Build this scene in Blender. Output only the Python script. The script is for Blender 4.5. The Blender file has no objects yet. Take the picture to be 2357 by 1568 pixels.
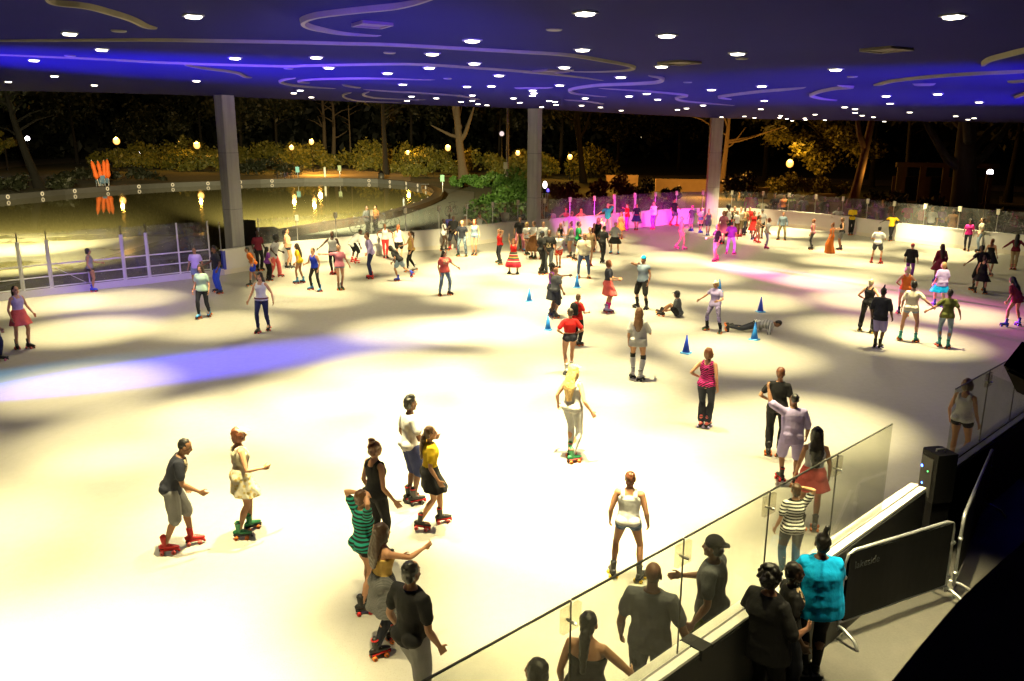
import bpy, math, random
import numpy as np
from mathutils import Vector, Matrix
random.seed(11); RNG = np.random.default_rng(11)
scene = bpy.context.scene
COL = scene.collection
PI = math.pi
# ------------------------------------------------------------------ camera model (photo frame 2357 x 1568)
FW, FH, FPX = 2357.0, 1568.0, 1884.9
PITCH, ROLL, CAMH = .24365, .00527, 5.70
_cp, _sp, _cr, _sr = math.cos(PITCH), math.sin(PITCH), math.cos(ROLL), math.sin(ROLL)
CF = np.array([0, _cp, -_sp]); _u = np.array([0, _sp, _cp]); _r = np.array([1., 0, 0])
CR = _cr*_r + _sr*_u; CU = -_sr*_r + _cr*_u
CAM = np.array([0, 0, CAMH])
def ray(x, y):
    return CF*FPX + CR*(x-FW/2) - CU*(y-FH/2)
def G(x, y, z=0.):                       # photo point -> world point on the level plane z
    d = ray(x, y); t = (z-CAMH)/d[2]
    return CAM + t*d
def AT(x, y, dist):                      # world point at a horizontal distance
    d = ray(x, y); return CAM + d*dist/math.hypot(d[0], d[1])
CA, CB, CC = 7.018, -.0162, .003         # the canopy underside: z = CA + CB x + CC y
def ceil_z(x, y): return CA + CB*x + CC*y
def C(x, y):
    d = ray(x, y)
    t = (CA - CAMH)/(d[2] - CB*d[0] - CC*d[1])
    return CAM + t*d
def proj(P):
    d = np.asarray(P, float)-CAM; w = d@CF
    return FW/2 + FPX*(d@CR)/w, FH/2 - FPX*(d@CU)/w
def height_at(g, y):                     # how tall a thing standing at g reaches photo row y
    lo, hi = -1., 14.
    for _ in range(40):
        m = (lo+hi)/2
        if proj((g[0], g[1], m))[1] > y: lo = m
        else: hi = m
    return lo
# crop windows used while measuring: name -> (x0, y0, step)
K_ = .92070
CROPS = {'A': (0, 480, 3.267), 'B': (600, 480, 3.267), 'C': (1060, 480, 4.752), 'D': (1480, 460, 4.356), 'E': (1960, 460, 3.485),
 'F': (560, 560, 7.838), 'G': (900, 500, 6.532), 'H': (1500, 440, 3.928), 'I': (2140, 300, 5.226), 'J': (1760, 300, 5.8925),
 'K': (1380, 260, 5.6), 'L': (1000, 280, 5.612), 'a': (300, 960, 3.409), 'b': (820, 960, 4.239), 'c': (820, 1270, 3.6222),
 'd': (1320, 700, 3.267), 'e': (1840, 880, 2.903), 'f': (1260, 1150, 2.8364), 'g': (1680, 1280, 3.7077), 'h': (2000, 850, 1.8375),
 'u': (0, 0, 3.367), 'v': (650, 0, 3.367), 'w': (1250, 0, 3.367), 'x': (1900, 0, 3.571), 'y': (0, 500, 3.683), 'm': (0, 0, 1/K_*K_*K_)}
def px(c, x, y):
    if c == 'p': return (x, y)
    x0, y0, s = CROPS[c]
    return ((x0+x/s)*K_, (y0+y/s)*K_)
# ------------------------------------------------------------------ mesh collector
class MB:
    def __init__(s): s.v = []; s.f = []; s.m = []
    def add(s, vs, fs, mi=0):
        b = len(s.v); s.v.extend([tuple(map(float, q)) for q in vs])
        s.f.extend([tuple(b+i for i in f) for f in fs]); s.m.extend([mi]*len(fs)); return s
    def box(s, c, h, R=None, mi=0):
        vs = [np.array([sx*h[0], sy*h[1], sz*h[2]]) for sz in (-1, 1) for sy in (-1, 1) for sx in (-1, 1)]
        if R is not None: vs = [R@q for q in vs]
        vs = [q+np.asarray(c, float) for q in vs]
        return s.add(vs, [(0, 2, 3, 1), (4, 5, 7, 6), (0, 1, 5, 4), (2, 6, 7, 3), (0, 4, 6, 2), (1, 3, 7, 5)], mi)
    def bar(s, a, b, w, h, mi=0):         # box between two points, w across, h up
        a = np.asarray(a, float); b = np.asarray(b, float); d = b-a; L = np.linalg.norm(d); d = d/L
        up = np.array([0, 0, 1.]) if abs(d[2]) < .95 else np.array([1., 0, 0])
        sd = np.cross(d, up); sd /= np.linalg.norm(sd); u2 = np.cross(sd, d)
        R = np.stack([sd, d, u2], 1)
        return s.box((a+b)/2, (w/2, L/2, h/2), R, mi)
    def rings(s, rs, cap=True, mi=0):     # list of equal rings (lists of points)
        n = len(rs[0]); vs = [p for r in rs for p in r]; fs = []
        for i in range(len(rs)-1):
            for j in range(n):
                k = (j+1) % n
                fs.append((i*n+j, i*n+k, (i+1)*n+k, (i+1)*n+j))
        if cap:
            fs.append(tuple(range(n-1, -1, -1))); fs.append(tuple((len(rs)-1)*n+j for j in range(n)))
        return s.add(vs, fs, mi)
    def tube(s, pts, rad, n=8, caps=True, mi=0, flat=None):
        pts = [np.asarray(p, float) for p in pts]
        if not hasattr(rad, '__len__'): rad = [rad]*len(pts)
        rad = [(r, r) if not hasattr(r, '__len__') else r for r in rad]
        P = list(pts); Rr = list(rad)
        rs = []; prev = None
        T = []
        for i in range(len(P)):
            a = P[max(i-1, 0)]; b = P[min(i+1, len(P)-1)]; t = b-a; T.append(t/(np.linalg.norm(t)+1e-9))
        if flat is not None: ref = np.asarray(flat, float)
        else: ref = np.array([0, 0, 1.]) if abs(T[0][2]) < .9 else np.array([0, 1., 0])
        def ring(c, t, r):
            nonlocal ref
            x = np.cross(ref, t); x /= (np.linalg.norm(x)+1e-9); y = np.cross(t, x)
            if flat is None: ref = y
            return [c+x*r[0]*math.cos(2*PI*j/n)+y*r[1]*math.sin(2*PI*j/n) for j in range(n)]
        if caps:
            r = Rr[0]; m = min(r); rs.append(ring(P[0]-T[0]*m*.85, T[0], (r[0]*.5, r[1]*.5)))
        for c, t, r in zip(P, T, Rr): rs.append(ring(c, t, r))
        if caps:
            r = Rr[-1]; m = min(r); rs.append(ring(P[-1]+T[-1]*m*.85, T[-1], (r[0]*.5, r[1]*.5)))
        return s.rings(rs, True, mi)
    def ell(s, c, r, R=None, n=12, m=7, mi=0):
        c = np.asarray(c, float); vs = []
        R = np.eye(3) if R is None else R
        rs = []
        for i in range(1, m):
            a = PI*i/m
            rs.append([c+R@np.array([r[0]*math.sin(a)*math.cos(2*PI*j/n), r[1]*math.sin(a)*math.sin(2*PI*j/n), -r[2]*math.cos(a)]) for j in range(n)])
        b = len(s.v); s.rings(rs, False, mi)
        s.add([c+R@np.array([0, 0, -r[2]]), c+R@np.array([0, 0, r[2]])], [], mi)
        lo = b+(m-1)*n; hi = lo+1
        for j in range(n):
            k = (j+1) % n
            s.f.append((lo, b+k, b+j)); s.m.append(mi)
            s.f.append((hi, b+(m-2)*n+j, b+(m-2)*n+k)); s.m.append(mi)
        return s
    def cyl(s, a, b, r0, r1=None, n=16, mi=0):
        r1 = r0 if r1 is None else r1
        return s.tube([a, b], [r0, r1], n, False, mi)
    def mesh(s, name, mats, smooth=False):
        me = bpy.data.meshes.new(name); me.from_pydata(s.v, [], s.f)
        mats = mats if isinstance(mats, (list, tuple)) else [mats]
        for m in mats: me.materials.append(m)
        if len(mats) > 1: me.polygons.foreach_set('material_index', s.m)
        if smooth: me.polygons.foreach_set('use_smooth', [True]*len(s.f))
        me.update(); return me
    def build(s, name, mats, parent=None, smooth=False, loc=None):
        return link(bpy.data.objects.new(name, s.mesh(name, mats, smooth)), parent, loc)
def link(o, parent=None, loc=None):
    COL.objects.link(o)
    if parent is not None: o.parent = parent
    if loc is not None: o.location = loc
    return o
def empty(name, loc, rz=0.):
    o = bpy.data.objects.new(name, None); o.empty_display_size = .2; o.location = loc; o.rotation_euler = (0, 0, rz)
    return link(o)
def tag(o, label=None, cat=None, group=None, kind=None):
    if label: o['label'] = label
    if cat: o['category'] = cat
    if group: o['group'] = group
    if kind: o['kind'] = kind
    return o
# ------------------------------------------------------------------ materials
_M = {}
def nodes(name):
    m = bpy.data.materials.new(name); m.use_nodes = True
    nt = m.node_tree; b = nt.nodes['Principled BSDF']; return m, nt, b
def N(nt, t, **k):
    n = nt.nodes.new(t)
    for a, v in k.items(): setattr(n, a, v)
    return n
def obj_coord(nt, scale=(1, 1, 1), rot=(0, 0, 0), kind='Object'):
    tc = N(nt, 'ShaderNodeTexCoord'); mp = N(nt, 'ShaderNodeMapping')
    mp.inputs['Scale'].default_value = scale; mp.inputs['Rotation'].default_value = rot
    nt.links.new(tc.outputs[kind], mp.inputs['Vector']); return mp.outputs['Vector']
def mixc(nt, fac, a, b):
    m = N(nt, 'ShaderNodeMix', data_type='RGBA')
    if isinstance(fac, float): m.inputs[0].default_value = fac
    else: nt.links.new(fac, m.inputs[0])
    for s, v in ((6, a), (7, b)):
        if isinstance(v, (tuple, list)): m.inputs[s].default_value = (*v[:3], 1)
        else: nt.links.new(v, m.inputs[s])
    return m.outputs[2]
def ramp(nt, fac, stops):
    r = N(nt, 'ShaderNodeValToRGB'); e = r.color_ramp.elements
    while len(e) > 1: e.remove(e[-1])
    e[0].position = stops[0][0]; c = stops[0][1]; e[0].color = (c, c, c, 1) if not hasattr(c, '__len__') else (*c, 1)
    for p, c in stops[1:]:
        q = e.new(p); q.color = (c, c, c, 1) if not hasattr(c, '__len__') else (*c, 1)
    nt.links.new(fac, r.inputs[0]); return r.outputs[0]
def noise(nt, vec, scale, detail=4, rough=.55):
    n = N(nt, 'ShaderNodeTexNoise'); n.inputs['Scale'].default_value = scale; n.inputs['Detail'].default_value = detail
    n.inputs['Roughness'].default_value = rough; nt.links.new(vec, n.inputs['Vector']); return n.outputs['Fac']
def bump(nt, b, h, strength=.3, dist=.01):
    u = N(nt, 'ShaderNodeBump'); u.inputs['Strength'].default_value = strength; u.inputs['Distance'].default_value = dist
    nt.links.new(h, u.inputs['Height']); nt.links.new(u.outputs['Normal'], b.inputs['Normal'])
def mat(name, c, rough=.7, metal=0., var=.12, scale=20., bmp=.0, spec=.5, sheen=0.):
    key = (name, tuple(c), rough, metal, var, scale, bmp)
    if key in _M: return _M[key]
    m, nt, b = nodes(name)
    b.inputs['Roughness'].default_value = rough; b.inputs['Metallic'].default_value = metal
    b.inputs['Specular IOR Level'].default_value = spec
    if var > 0 or bmp > 0:
        v = obj_coord(nt); f = noise(nt, v, scale, 5)
        lo = tuple(x*(1-var*1.5) for x in c); hi = tuple(min(1, x*(1+var)) for x in c)
        nt.links.new(mixc(nt, f, lo, hi), b.inputs['Base Color'])
        if bmp: bump(nt, b, f, bmp)
    else: b.inputs['Base Color'].default_value = (*c, 1)
    _M[key] = m; return m
def emit(name, c, s, sampled=False):
    m, nt, b = nodes(name)
    b.inputs['Base Color'].default_value = (.02, .02, .02, 1)
    b.inputs['Emission Color'].default_value = (*c, 1); b.inputs['Emission Strength'].default_value = s
    if not sampled: m.cycles.emission_sampling = 'NONE'
    return m
def glass_mat(name='clear_glass', tint=(.93, .95, .94), dirt=.05, refl=1.):
    m, nt, b = nodes(name); nt.nodes.remove(b); out = nt.nodes['Material Output']
    t = N(nt, 'ShaderNodeBsdfTransparent'); t.inputs[0].default_value = (*tint, 1)
    g = N(nt, 'ShaderNodeBsdfGlossy'); g.inputs['Roughness'].default_value = .03
    d = N(nt, 'ShaderNodeBsdfDiffuse'); d.inputs[0].default_value = (.7, .7, .68, 1)
    fr = N(nt, 'ShaderNodeLayerWeight'); fr.inputs[0].default_value = .5
    pw = N(nt, 'ShaderNodeMath', operation='POWER'); pw.inputs[1].default_value = 4.; nt.links.new(fr.outputs['Facing'], pw.inputs[0])
    mu = N(nt, 'ShaderNodeMath', operation='MULTIPLY_ADD'); mu.inputs[1].default_value = .55*refl; mu.inputs[2].default_value = .035*refl
    nt.links.new(pw.outputs[0], mu.inputs[0])
    m1 = N(nt, 'ShaderNodeMixShader'); m2 = N(nt, 'ShaderNodeMixShader')
    nz = noise(nt, obj_coord(nt), 1.3, 6); dr = ramp(nt, nz, [(.35, dirt*.4), (.7, dirt*1.5)])
    nt.links.new(dr, m1.inputs[0]); nt.links.new(t.outputs[0], m1.inputs[1]); nt.links.new(d.outputs[0], m1.inputs[2])
    nt.links.new(mu.outputs[0], m2.inputs[0]); nt.links.new(m1.outputs[0], m2.inputs[1]); nt.links.new(g.outputs[0], m2.inputs[2])
    nt.links.new(m2.outputs[0], out.inputs[0]); return m
PAL = dict(black=(.012, .012, .014), ink=(.02, .022, .035), navy=(.02, .026, .09), white=(.8, .8, .8), cream=(.72, .66, .5), grey=(.2, .2, .21),
 lgrey=(.45, .45, .47), dgrey=(.075, .08, .092), red=(.62, .02, .02), coral=(.8, .14, .13), pink=(.75, .25, .33), hotpink=(.8, .03, .3), magenta=(.65, .05, .5),
 purple=(.22, .05, .35), lilac=(.5, .42, .75), blue=(.03, .08, .5), royal=(.02, .05, .6), sky=(.1, .4, .75), turq=(.0, .4, .95), teal=(.02, .33, .26), green=(.01, .17, .06),
 olive=(.11, .12, .03), yellow=(.75, .5, .02), gold=(.55, .36, .1), orange=(.8, .2, .03), peach=(.75, .4, .25), tan=(.42, .3, .16), brown=(.16, .07, .025), khaki=(.3, .24, .12),
 maroon=(.16, .015, .035), denim=(.12, .17, .27), jeans=(.045, .07, .16), ldenim=(.25, .32, .42), mint=(.5, .72, .62), bluegrey=(.2, .27, .36))
SKIN = dict(l=(.64, .34, .2), m=(.48, .245, .135), t=(.33, .165, .09), b=(.15, .068, .038), d=(.06, .03, .02))
HAIRC = dict(k=(.008, .007, .007), n=(.035, .018, .01), b=(.09, .042, .018), r=(.22, .06, .02), o=(.14, .045, .018), y=(.5, .33, .13), p=(.65, .5, .3), g=(.3, .3, .3), w=(.6, .58, .55))
def cloth(cn, pat=None):
    key = ('cl', cn, pat)
    if key in _M: return _M[key]
    c = PAL[cn]; m, nt, b = nodes('fabric_'+cn+('_'+pat if pat else ''))
    b.inputs['Roughness'].default_value = .88; b.inputs['Specular IOR Level'].default_value = .25
    v = obj_coord(nt); f = noise(nt, v, 9, 5)
    base = mixc(nt, f, tuple(x*.78 for x in c), tuple(min(1, x*1.14) for x in c))
    def wave(scale, vec, dist=0., prof='SIN', dirn='Z'):
        w = N(nt, 'ShaderNodeTexWave', wave_type='BANDS', bands_direction=dirn, wave_profile=prof)
        w.inputs['Scale'].default_value = scale; w.inputs['Distortion'].default_value = dist; w.inputs['Detail'].default_value = 2
        nt.links.new(vec, w.inputs['Vector']); return w.outputs['Fac']
    if pat in ('bw', 'tealstripe'):
        k = ramp(nt, wave(7.5 if pat == 'bw' else 6.5, v, .6), [(.44, 0.), (.56, 1.)]); base = mixc(nt, k, (.015, .018, .018), base)
    elif pat == 'serape':
        sx = N(nt, 'ShaderNodeSeparateXYZ'); nt.links.new(v, sx.inputs[0])
        mr = N(nt, 'ShaderNodeMapRange'); mr.inputs[1].default_value = .45; mr.inputs[2].default_value = 1.1; nt.links.new(sx.outputs[2], mr.inputs[0])
        R_, K, W_, Y_, G_ = (.6, .03, .06), (.02, .015, .015), (.5, .45, .35), (.45, .25, .05), (.1, .16, .1)
        rr = ramp(nt, mr.outputs[0], [(0, R_), (.12, K), (.16, W_), (.2, R_), (.3, K), (.36, G_), (.42, Y_), (.48, K), (.54, R_), (.6, W_), (.65, K), (.72, G_), (.8, K), (.86, R_)])
        nt.nodes[-1].color_ramp.interpolation = 'CONSTANT'
        for n_ in nt.nodes:
            if n_.type == 'VALTORGB': n_.color_ramp.interpolation = 'CONSTANT'
        base = rr
    elif pat == 'zebra':
        k = ramp(nt, wave(9, obj_coord(nt, rot=(.4, .5, 0)), 7.), [(.45, 0.), (.55, 1.)]); base = mixc(nt, k, (.012, .01, .012), base)
    elif pat == 'camo':
        k = ramp(nt, noise(nt, v, 7, 2), [(.44, 0.), (.5, 1.)]); base = mixc(nt, k, tuple(x*.35 for x in c), base)
    elif pat == 'print':
        k = ramp(nt, noise(nt, v, 24, 3), [(.47, 0.), (.51, 1.)]); sx = N(nt, 'ShaderNodeSeparateXYZ'); nt.links.new(v, sx.inputs[0])
        def band(o, a, b_):
            m1 = N(nt, 'ShaderNodeMath', operation='GREATER_THAN'); m1.inputs[1].default_value = a; m2 = N(nt, 'ShaderNodeMath', operation='LESS_THAN'); m2.inputs[1].default_value = b_
            nt.links.new(sx.outputs[o], m1.inputs[0]); nt.links.new(sx.outputs[o], m2.inputs[0]); q = N(nt, 'ShaderNodeMath', operation='MULTIPLY'); nt.links.new(m1.outputs[0], q.inputs[0]); nt.links.new(m2.outputs[0], q.inputs[1]); return q.outputs[0]
        def mul(a, b_):
            q = N(nt, 'ShaderNodeMath', operation='MULTIPLY'); nt.links.new(a, q.inputs[0]); nt.links.new(b_, q.inputs[1]); return q.outputs[0]
        k = mul(k, mul(band(2, 1.17, 1.36), mul(band(1, .02, 2.), band(0, -.11, .11)))); base = mixc(nt, k, base, (.6, .48, .3))
    elif pat == 'floral':
        vo = N(nt, 'ShaderNodeTexVoronoi'); vo.inputs['Scale'].default_value = 16; nt.links.new(v, vo.inputs['Vector'])
        k = ramp(nt, vo.outputs['Distance'], [(.3, 0.), (.42, 1.)]); base = mixc(nt, k, (.6, .45, .15), base)
    elif pat == 'fine':
        k = ramp(nt, wave(22, v, 2.), [(.4, 0.), (.6, 1.)]); base = mixc(nt, k, tuple(x*.3 for x in c), base)
    elif pat == 'fade':
        k = ramp(nt, noise(nt, obj_coord(nt, scale=(3, 3, 1)), 3.5, 2), [(.4, 0.), (.65, 1.)]); base = mixc(nt, k, base, tuple(min(1, x*3.2) for x in c))
    nt.links.new(base, b.inputs['Base Color'])
    bump(nt, b, noise(nt, obj_coord(nt, (1.3, 1.3, .7)), 17, 4, .6), .3, .02)
    _M[key] = m; return m
def skinm(k):
    c = SKIN[k]; key = ('sk', k)
    if key not in _M:
        m, nt, b = nodes('skin'); b.inputs['Roughness'].default_value = .52; b.inputs['Specular IOR Level'].default_value = .4
        f = noise(nt, obj_coord(nt), 14, 4)
        nt.links.new(mixc(nt, f, tuple(x*.86 for x in c), tuple(x*1.1 for x in c)), b.inputs['Base Color'])
        b.inputs['Subsurface Weight'].default_value = 0.0
        _M[key] = m
    return _M[key]
def hairm(k):
    c = HAIRC[k]; key = ('hr', k)
    if key not in _M:
        m, nt, b = nodes('hair'); b.inputs['Roughness'].default_value = .42
        f = noise(nt, obj_coord(nt, scale=(1, 1, .12)), 75, 3)
        nt.links.new(mixc(nt, f, tuple(x*.3 for x in c), tuple(min(1, x*1.7) for x in c)), b.inputs['Base Color'])
        bump(nt, b, f, .6, .006); _M[key] = m
    return _M[key]
EYE = mat('eye', (.012, .01, .01), .3, var=0); LIP = mat('lips', (.3, .09, .08), .5, var=0)
# ------------------------------------------------------------------ people
def rx(a): c, s = math.cos(a), math.sin(a); return np.array([[1, 0, 0], [0, c, -s], [0, s, c]])
def ry(a): c, s = math.cos(a), math.sin(a); return np.array([[c, 0, s], [0, 1, 0], [-s, 0, c]])
def rz(a): c, s = math.cos(a), math.sin(a); return np.array([[c, -s, 0], [s, c, 0], [0, 0, 1]])
V3 = lambda *a: np.array(a, float)
ARMS = dict(down=(.07, .03, -.5), rel=(.1, .09, -.49), low=(.2, .06, -.45), out=(.36, .08, -.34), side=(.49, .06, -.16), level=(.53, .02, .02), hip=(.0, .07, -.34),
 fwd=(.02, .38, -.3), fwdup=(.04, .5, -.06), reach=(.12, .46, -.2), up=(.06, .12, .49), head=(-.1, .06, .26), face=(-.12, .25, .1), cross=(-.2, .2, -.27),
 back=(.12, -.24, -.42), clasp=(-.13, .22, -.4), wave=(.26, .12, .38), bent=(.09, .26, -.28), chest=(-.1, .26, -.12), lean=(.2, .2, -.3), rail=(.42, -.1, -.3), knee=(.0, .3, -.44),
 rest=(-.12, .34, -.3), phone=(-.05, .32, -.12), neck=(-.08, -.03, .2))
LEGS = dict(stand=((-.1, .0, 0, 10, 0), (.1, .0, 0, -10, 0)), wide=((-.2, .02, 0, 18, 0), (.2, -.02, 0, -18, 0)), close=((-.065, 0, 0, 6, 0), (.065, 0.03, 0, -6, 0)),
 walkR=((-.09, -.16, .02, 8, -14), (.09, .2, 0, -4, 0)), walkL=((-.09, .2, 0, 4, 0), (.09, -.16, .02, -8, -14)), stag=((-.1, .12, 0, 14, 0), (.1, -.1, 0, -24, 0)),
 pushR=((-.05, .06, 0, 4, 0), (.3, -.36, .05, -34, -20)), pushL=((-.3, -.36, .05, 34, -20), (.05, .06, 0, -4, 0)), roll=((-.09, .16, 0, 4, 0), (.09, -.18, 0, -6, 0)),
 kickR=((-.06, .05, 0, 4, 0), (.16, -.5, .2, -20, -48)), straddle=((-.28, .05, 0, 20, 0), (.28, -.05, 0, -20, 0)), sit=((-.12, .5, 0, 25, 10), (.14, .62, 0, -30, 20)),
 cross=((.05, .1, 0, 10, 0), (-.02, -.05, 0, -20, 0)))
def ik(h, a, l1, l2, pole):
    d = a-h; L = np.linalg.norm(d); L2 = min(max(L, abs(l1-l2)+.01), (l1+l2)*.999); d = d/(L+1e-9); a = h+d*L2
    x = (l1*l1-l2*l2+L2*L2)/(2*L2); r = math.sqrt(max(l1*l1-x*x, 0))
    p = pole-d*(pole@d); n = np.linalg.norm(p); p = p/n if n > 1e-6 else V3(0, 1, 0)
    return h+d*x+p*r, a
RING = [(-.12, .06, .05), (-.09, .125, .095), (-.03, .168, .118), (.04, .166, .115), (.10, .146, .103), (.15, .138, .098), (.21, .148, .103), (.28, .16, .115),
 (.34, .166, .115), (.40, .158, .098), (.435, .13, .082), (.465, .085, .066), (.49, .058, .058)]
class Fig:
    def __init__(F, legs='stand', L='down', R='down', lean=0, side=0, twist=0, hy=0, hp=0, drop=.01, fat=1., fem=False, skates=True, sit=0, shift=(0, 0), legsh=None):
        F.fat = fat; F.fem = fem; sk = .075 if skates else 0.; F.sk = sk
        lg = LEGS[legs] if isinstance(legs, str) else legs
        ank = []
        for (x, y, z, yaw, pit) in lg: ank.append(V3(x, y, .08+sk+z))
        hipw = .088 if not fem else .094
        sx = (ank[0][0]+ank[1][0])/2+shift[0]; sy = (ank[0][1]+ank[1][1])/2+shift[1]
        if legs in ('pushR', 'kickR'): sx, sy = ank[0][0]*.8+.03, ank[0][1]*.7
        if legs == 'pushL': sx, sy = ank[1][0]*.8-.03, ank[1][1]*.7
        if sit: sx, sy = shift; zp = sit
        else:
            zs = []
            for i, s in ((0, -1), (1, 1)):
                dx = ank[i][0]-(sx+s*hipw); dy = ank[i][1]-sy
                zs.append(ank[i][2]+math.sqrt(max(.815**2-dx*dx-dy*dy, .2)))
            zp = min(zs)+.03-drop
        F.pel = V3(sx, sy-.0012*lean, zp)
        a = math.radians(lean); b = math.radians(side)
        F.Pm = ry(b*.5)@rx(-a*.55); F.T = ry(b)@rx(-a)@rz(math.radians(twist))
        F.waist = F.pel+F.Pm@V3(0, 0, .12)
        hm = ry(b*.4)@rx(-a*.45)@rz(-math.radians(hy))@rx(-math.radians(hp)); F.H = hm
        F.neck = F.spine(.46); F.hc = F.neck+F.T@V3(0, .012, .06)*.55+hm@V3(0, .016, .13)
        sw = (.18 if not fem else .154)*(.7+.3*fat)
        F.sh = [F.spine(.405)+F.T@V3(s*sw, -.005, 0) for s in (-1, 1)]
        F.el = []; F.wr = []
        for i, (s, ar) in enumerate(((-1, L), (1, R))):
            t = ARMS[ar] if isinstance(ar, str) else ar
            off = V3(t[0]*s, t[1], t[2])
            M_ = F.T if (not isinstance(ar, str) or ar not in ('down', 'rel', 'low')) else (F.T*.35+np.eye(3)*.65)
            tgt = F.sh[i]+M_@off
            if ar == 'knee': tgt = V3(s*.17, F.pel[1]+.3, .62+sk)
            pole = F.T@(V3(s*.9, -.5, -.2) if ar in ('hip', 'head', 'neck', 'cross', 'lean', 'face', 'wave') else V3(s*.35, -.9, -.4))
            e, w = ik(F.sh[i], tgt, .285, .25, pole); F.el.append(e); F.wr.append(w)
        F.hip = []; F.kn = []; F.an = []; F.ft = []
        for i, s in ((0, -1), (1, 1)):
            h = F.pel+F.Pm@V3(s*hipw, 0, -.03); yaw = math.radians(lg[i][3])
            pole = V3(-math.sin(yaw)+s*.05, math.cos(yaw), .25 if not sit else 1.2)
            k, an = ik(h, ank[i], .425, .40, pole)
            F.hip.append(h); F.kn.append(k); F.an.append(an); F.ft.append((yaw, math.radians(lg[i][4])))
    def spine(F, s): return F.pel+F.Pm@V3(0, 0, s) if s < .12 else F.waist+F.T@V3(0, 0, s-.12)
    def ring(F, s, inf=0., n=16, k=1., flare=0.):
        w = np.interp(s, [r[0] for r in RING], [r[1] for r in RING]); d = np.interp(s, [r[0] for r in RING], [r[2] for r in RING])
        if F.fem:
            w *= np.interp(s, [-.1, 0, .15, .3, .5], [1.02, 1.05, .9, .9, .88]); d *= np.interp(s, [0, .15, .3, .5], [1.02, .9, .96, .9])
        else: w *= np.interp(s, [-.1, 0, .15, .3, .5], [.93, .92, .98, 1.04, 1.04])
        g = 1+(F.fat-1)*np.interp(s, [-.1, .1, .35, .45, .5], [1, 1.15, .9, .6, .4]); w *= g; d *= g*(1+.25*(F.fat-1)*(0 < s < .3))
        w = w*k+inf+flare; d = d*k+inf+flare*.8; M_ = F.Pm if s < .12 else F.T; c = F.spine(s)
        bo = .012*math.sin(max(0, min(1, (s-.1)/.35))*PI)
        return [c+M_@V3(w*math.cos(2*PI*j/n), d*math.sin(2*PI*j/n)+bo, 0) for j in range(n)]
    def rt(F, i, p, q, t): return p+(q-p)*t
    def body(F, fing):
        m = MB(); g = (F.fat+1)/2
        m.rings([F.ring(r[0]) for r in RING])
        m.tube([F.spine(.43), F.neck+F.T@V3(0, .0, .03), F.hc+F.H@V3(0, -.015, -.04)], [.062, .052 if not F.fem else .046, .05], 10)
        if F.fem:
            for s in (-1, 1): m.ell(F.spine(.3)+F.T@V3(s*.068, .075, 0), (.058, .052, .058))
        for s in (-1, 1): m.ell(F.pel+F.Pm@V3(s*.075, -.06, -.03), (.085*g, .075*g, .09))
        for i, s in ((0, -1), (1, 1)):
            h, k, a = F.hip[i], F.kn[i], F.an[i]; yaw = F.ft[i][0]; fw = V3(-math.sin(yaw), math.cos(yaw), 0)
            L = lambda t: h+(k-h)*t
            S = lambda t: k+(a-k)*t
            q = g*(1.04 if F.fem else 1.)
            m.tube([L(-.02), L(.2), L(.5), L(.8), k, S(.15)-fw*.008, S(.32)-fw*.014, S(.6)-fw*.006, S(.85), a], [.088*q, .086*q, .072*q, .056*g, .05*g, .05*g, .054*g, .042*g, .032, .034], 12)
            m.tube([a+V3(0, 0, -.045)-fw*.03, a+V3(0, 0, -.05)+fw*.06, a+V3(0, 0, -.062)+fw*.13], [(.03, .03), (.038, .028), (.03, .018)], 8)
            sh, e, w = F.sh[i], F.el[i], F.wr[i]
            U = lambda t: sh+(e-sh)*t
            W = lambda t: e+(w-e)*t
            ag = g*(.86 if F.fem else 1.)
            m.ell(sh+F.T@V3(-s*.012, 0, 0), (.062*ag, .058*ag, .06*ag))
            m.tube([F.spine(.41)+F.T@V3(s*.07, 0, 0), sh, U(.25), U(.55), U(.85), e, W(.2), W(.5), W(.85), w], [.055, .055*ag, .05*ag, .046*ag, .039*ag, .037*ag, .041*ag, .035*ag, .026*ag, .024], 10)
            d = (w-e)/(np.linalg.norm(w-e)+1e-9)
            med = F.T@V3(-s, .25, 0); n_ = med-d*(med@d); n_ /= np.linalg.norm(n_)+1e-9
            v = np.cross(d, n_)*(-s)                       # towards the thumb
            if v@(F.T@V3(0, 1, .1)) < 0: v = -v
            m.tube([w, w+d*.03, w+d*.06, w+d*.088], [(.024, .022), (.036, .017), (.042, .016), (.041, .014)], 10, flat=n_)
            fr = fing
            for j, (o, ln, cu) in enumerate(((.031, .07, .3), (.0105, .078, .38), (-.0105, .072, .46), (-.031, .056, .55))):
                b0 = w+d*.086+v*o; d1 = d*math.cos(cu)+n_*math.sin(cu)+v*o*1.6; d2 = d*math.cos(cu*2.1)+n_*math.sin(cu*2.1)+v*o*1.2
                m.tube([b0-d*.015, b0, b0+d1*ln*.5, b0+d1*ln*.5+d2*ln*.5], [fr, fr, fr*.93, fr*.78], 7)
            t0 = w+d*.025+v*.028; t1 = t0+d*.03+v*.03+n_*.012; t2 = t1+d*.036+v*.008+n_*.012
            m.tube([t0, t1, t2], [fr*1.35, fr*1.15, fr*.9], 7)
        H = F.H; c = F.hc
        hh = lambda *a: c+H@V3(*a)
        m.ell(hh(0, -.012, .028), (.073, .092, .09), H, 16, 10); m.ell(hh(0, .022, -.042), (.056, .066, .072), H, 14, 8)
        m.ell(hh(0, .062, -.092), (.026, .024, .02), H, 8, 5)
        m.tube([hh(0, .078, .012), hh(0, .094, -.012), hh(0, .1, -.026)], [.008, .011, .015], 8)
        for s in (-1, 1):
            m.ell(hh(s*.074, -.008, -.012), (.011, .02, .032), H, 8, 6); m.ell(hh(s*.034, .058, -.03), (.024, .022, .022), H, 8, 5)
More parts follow.
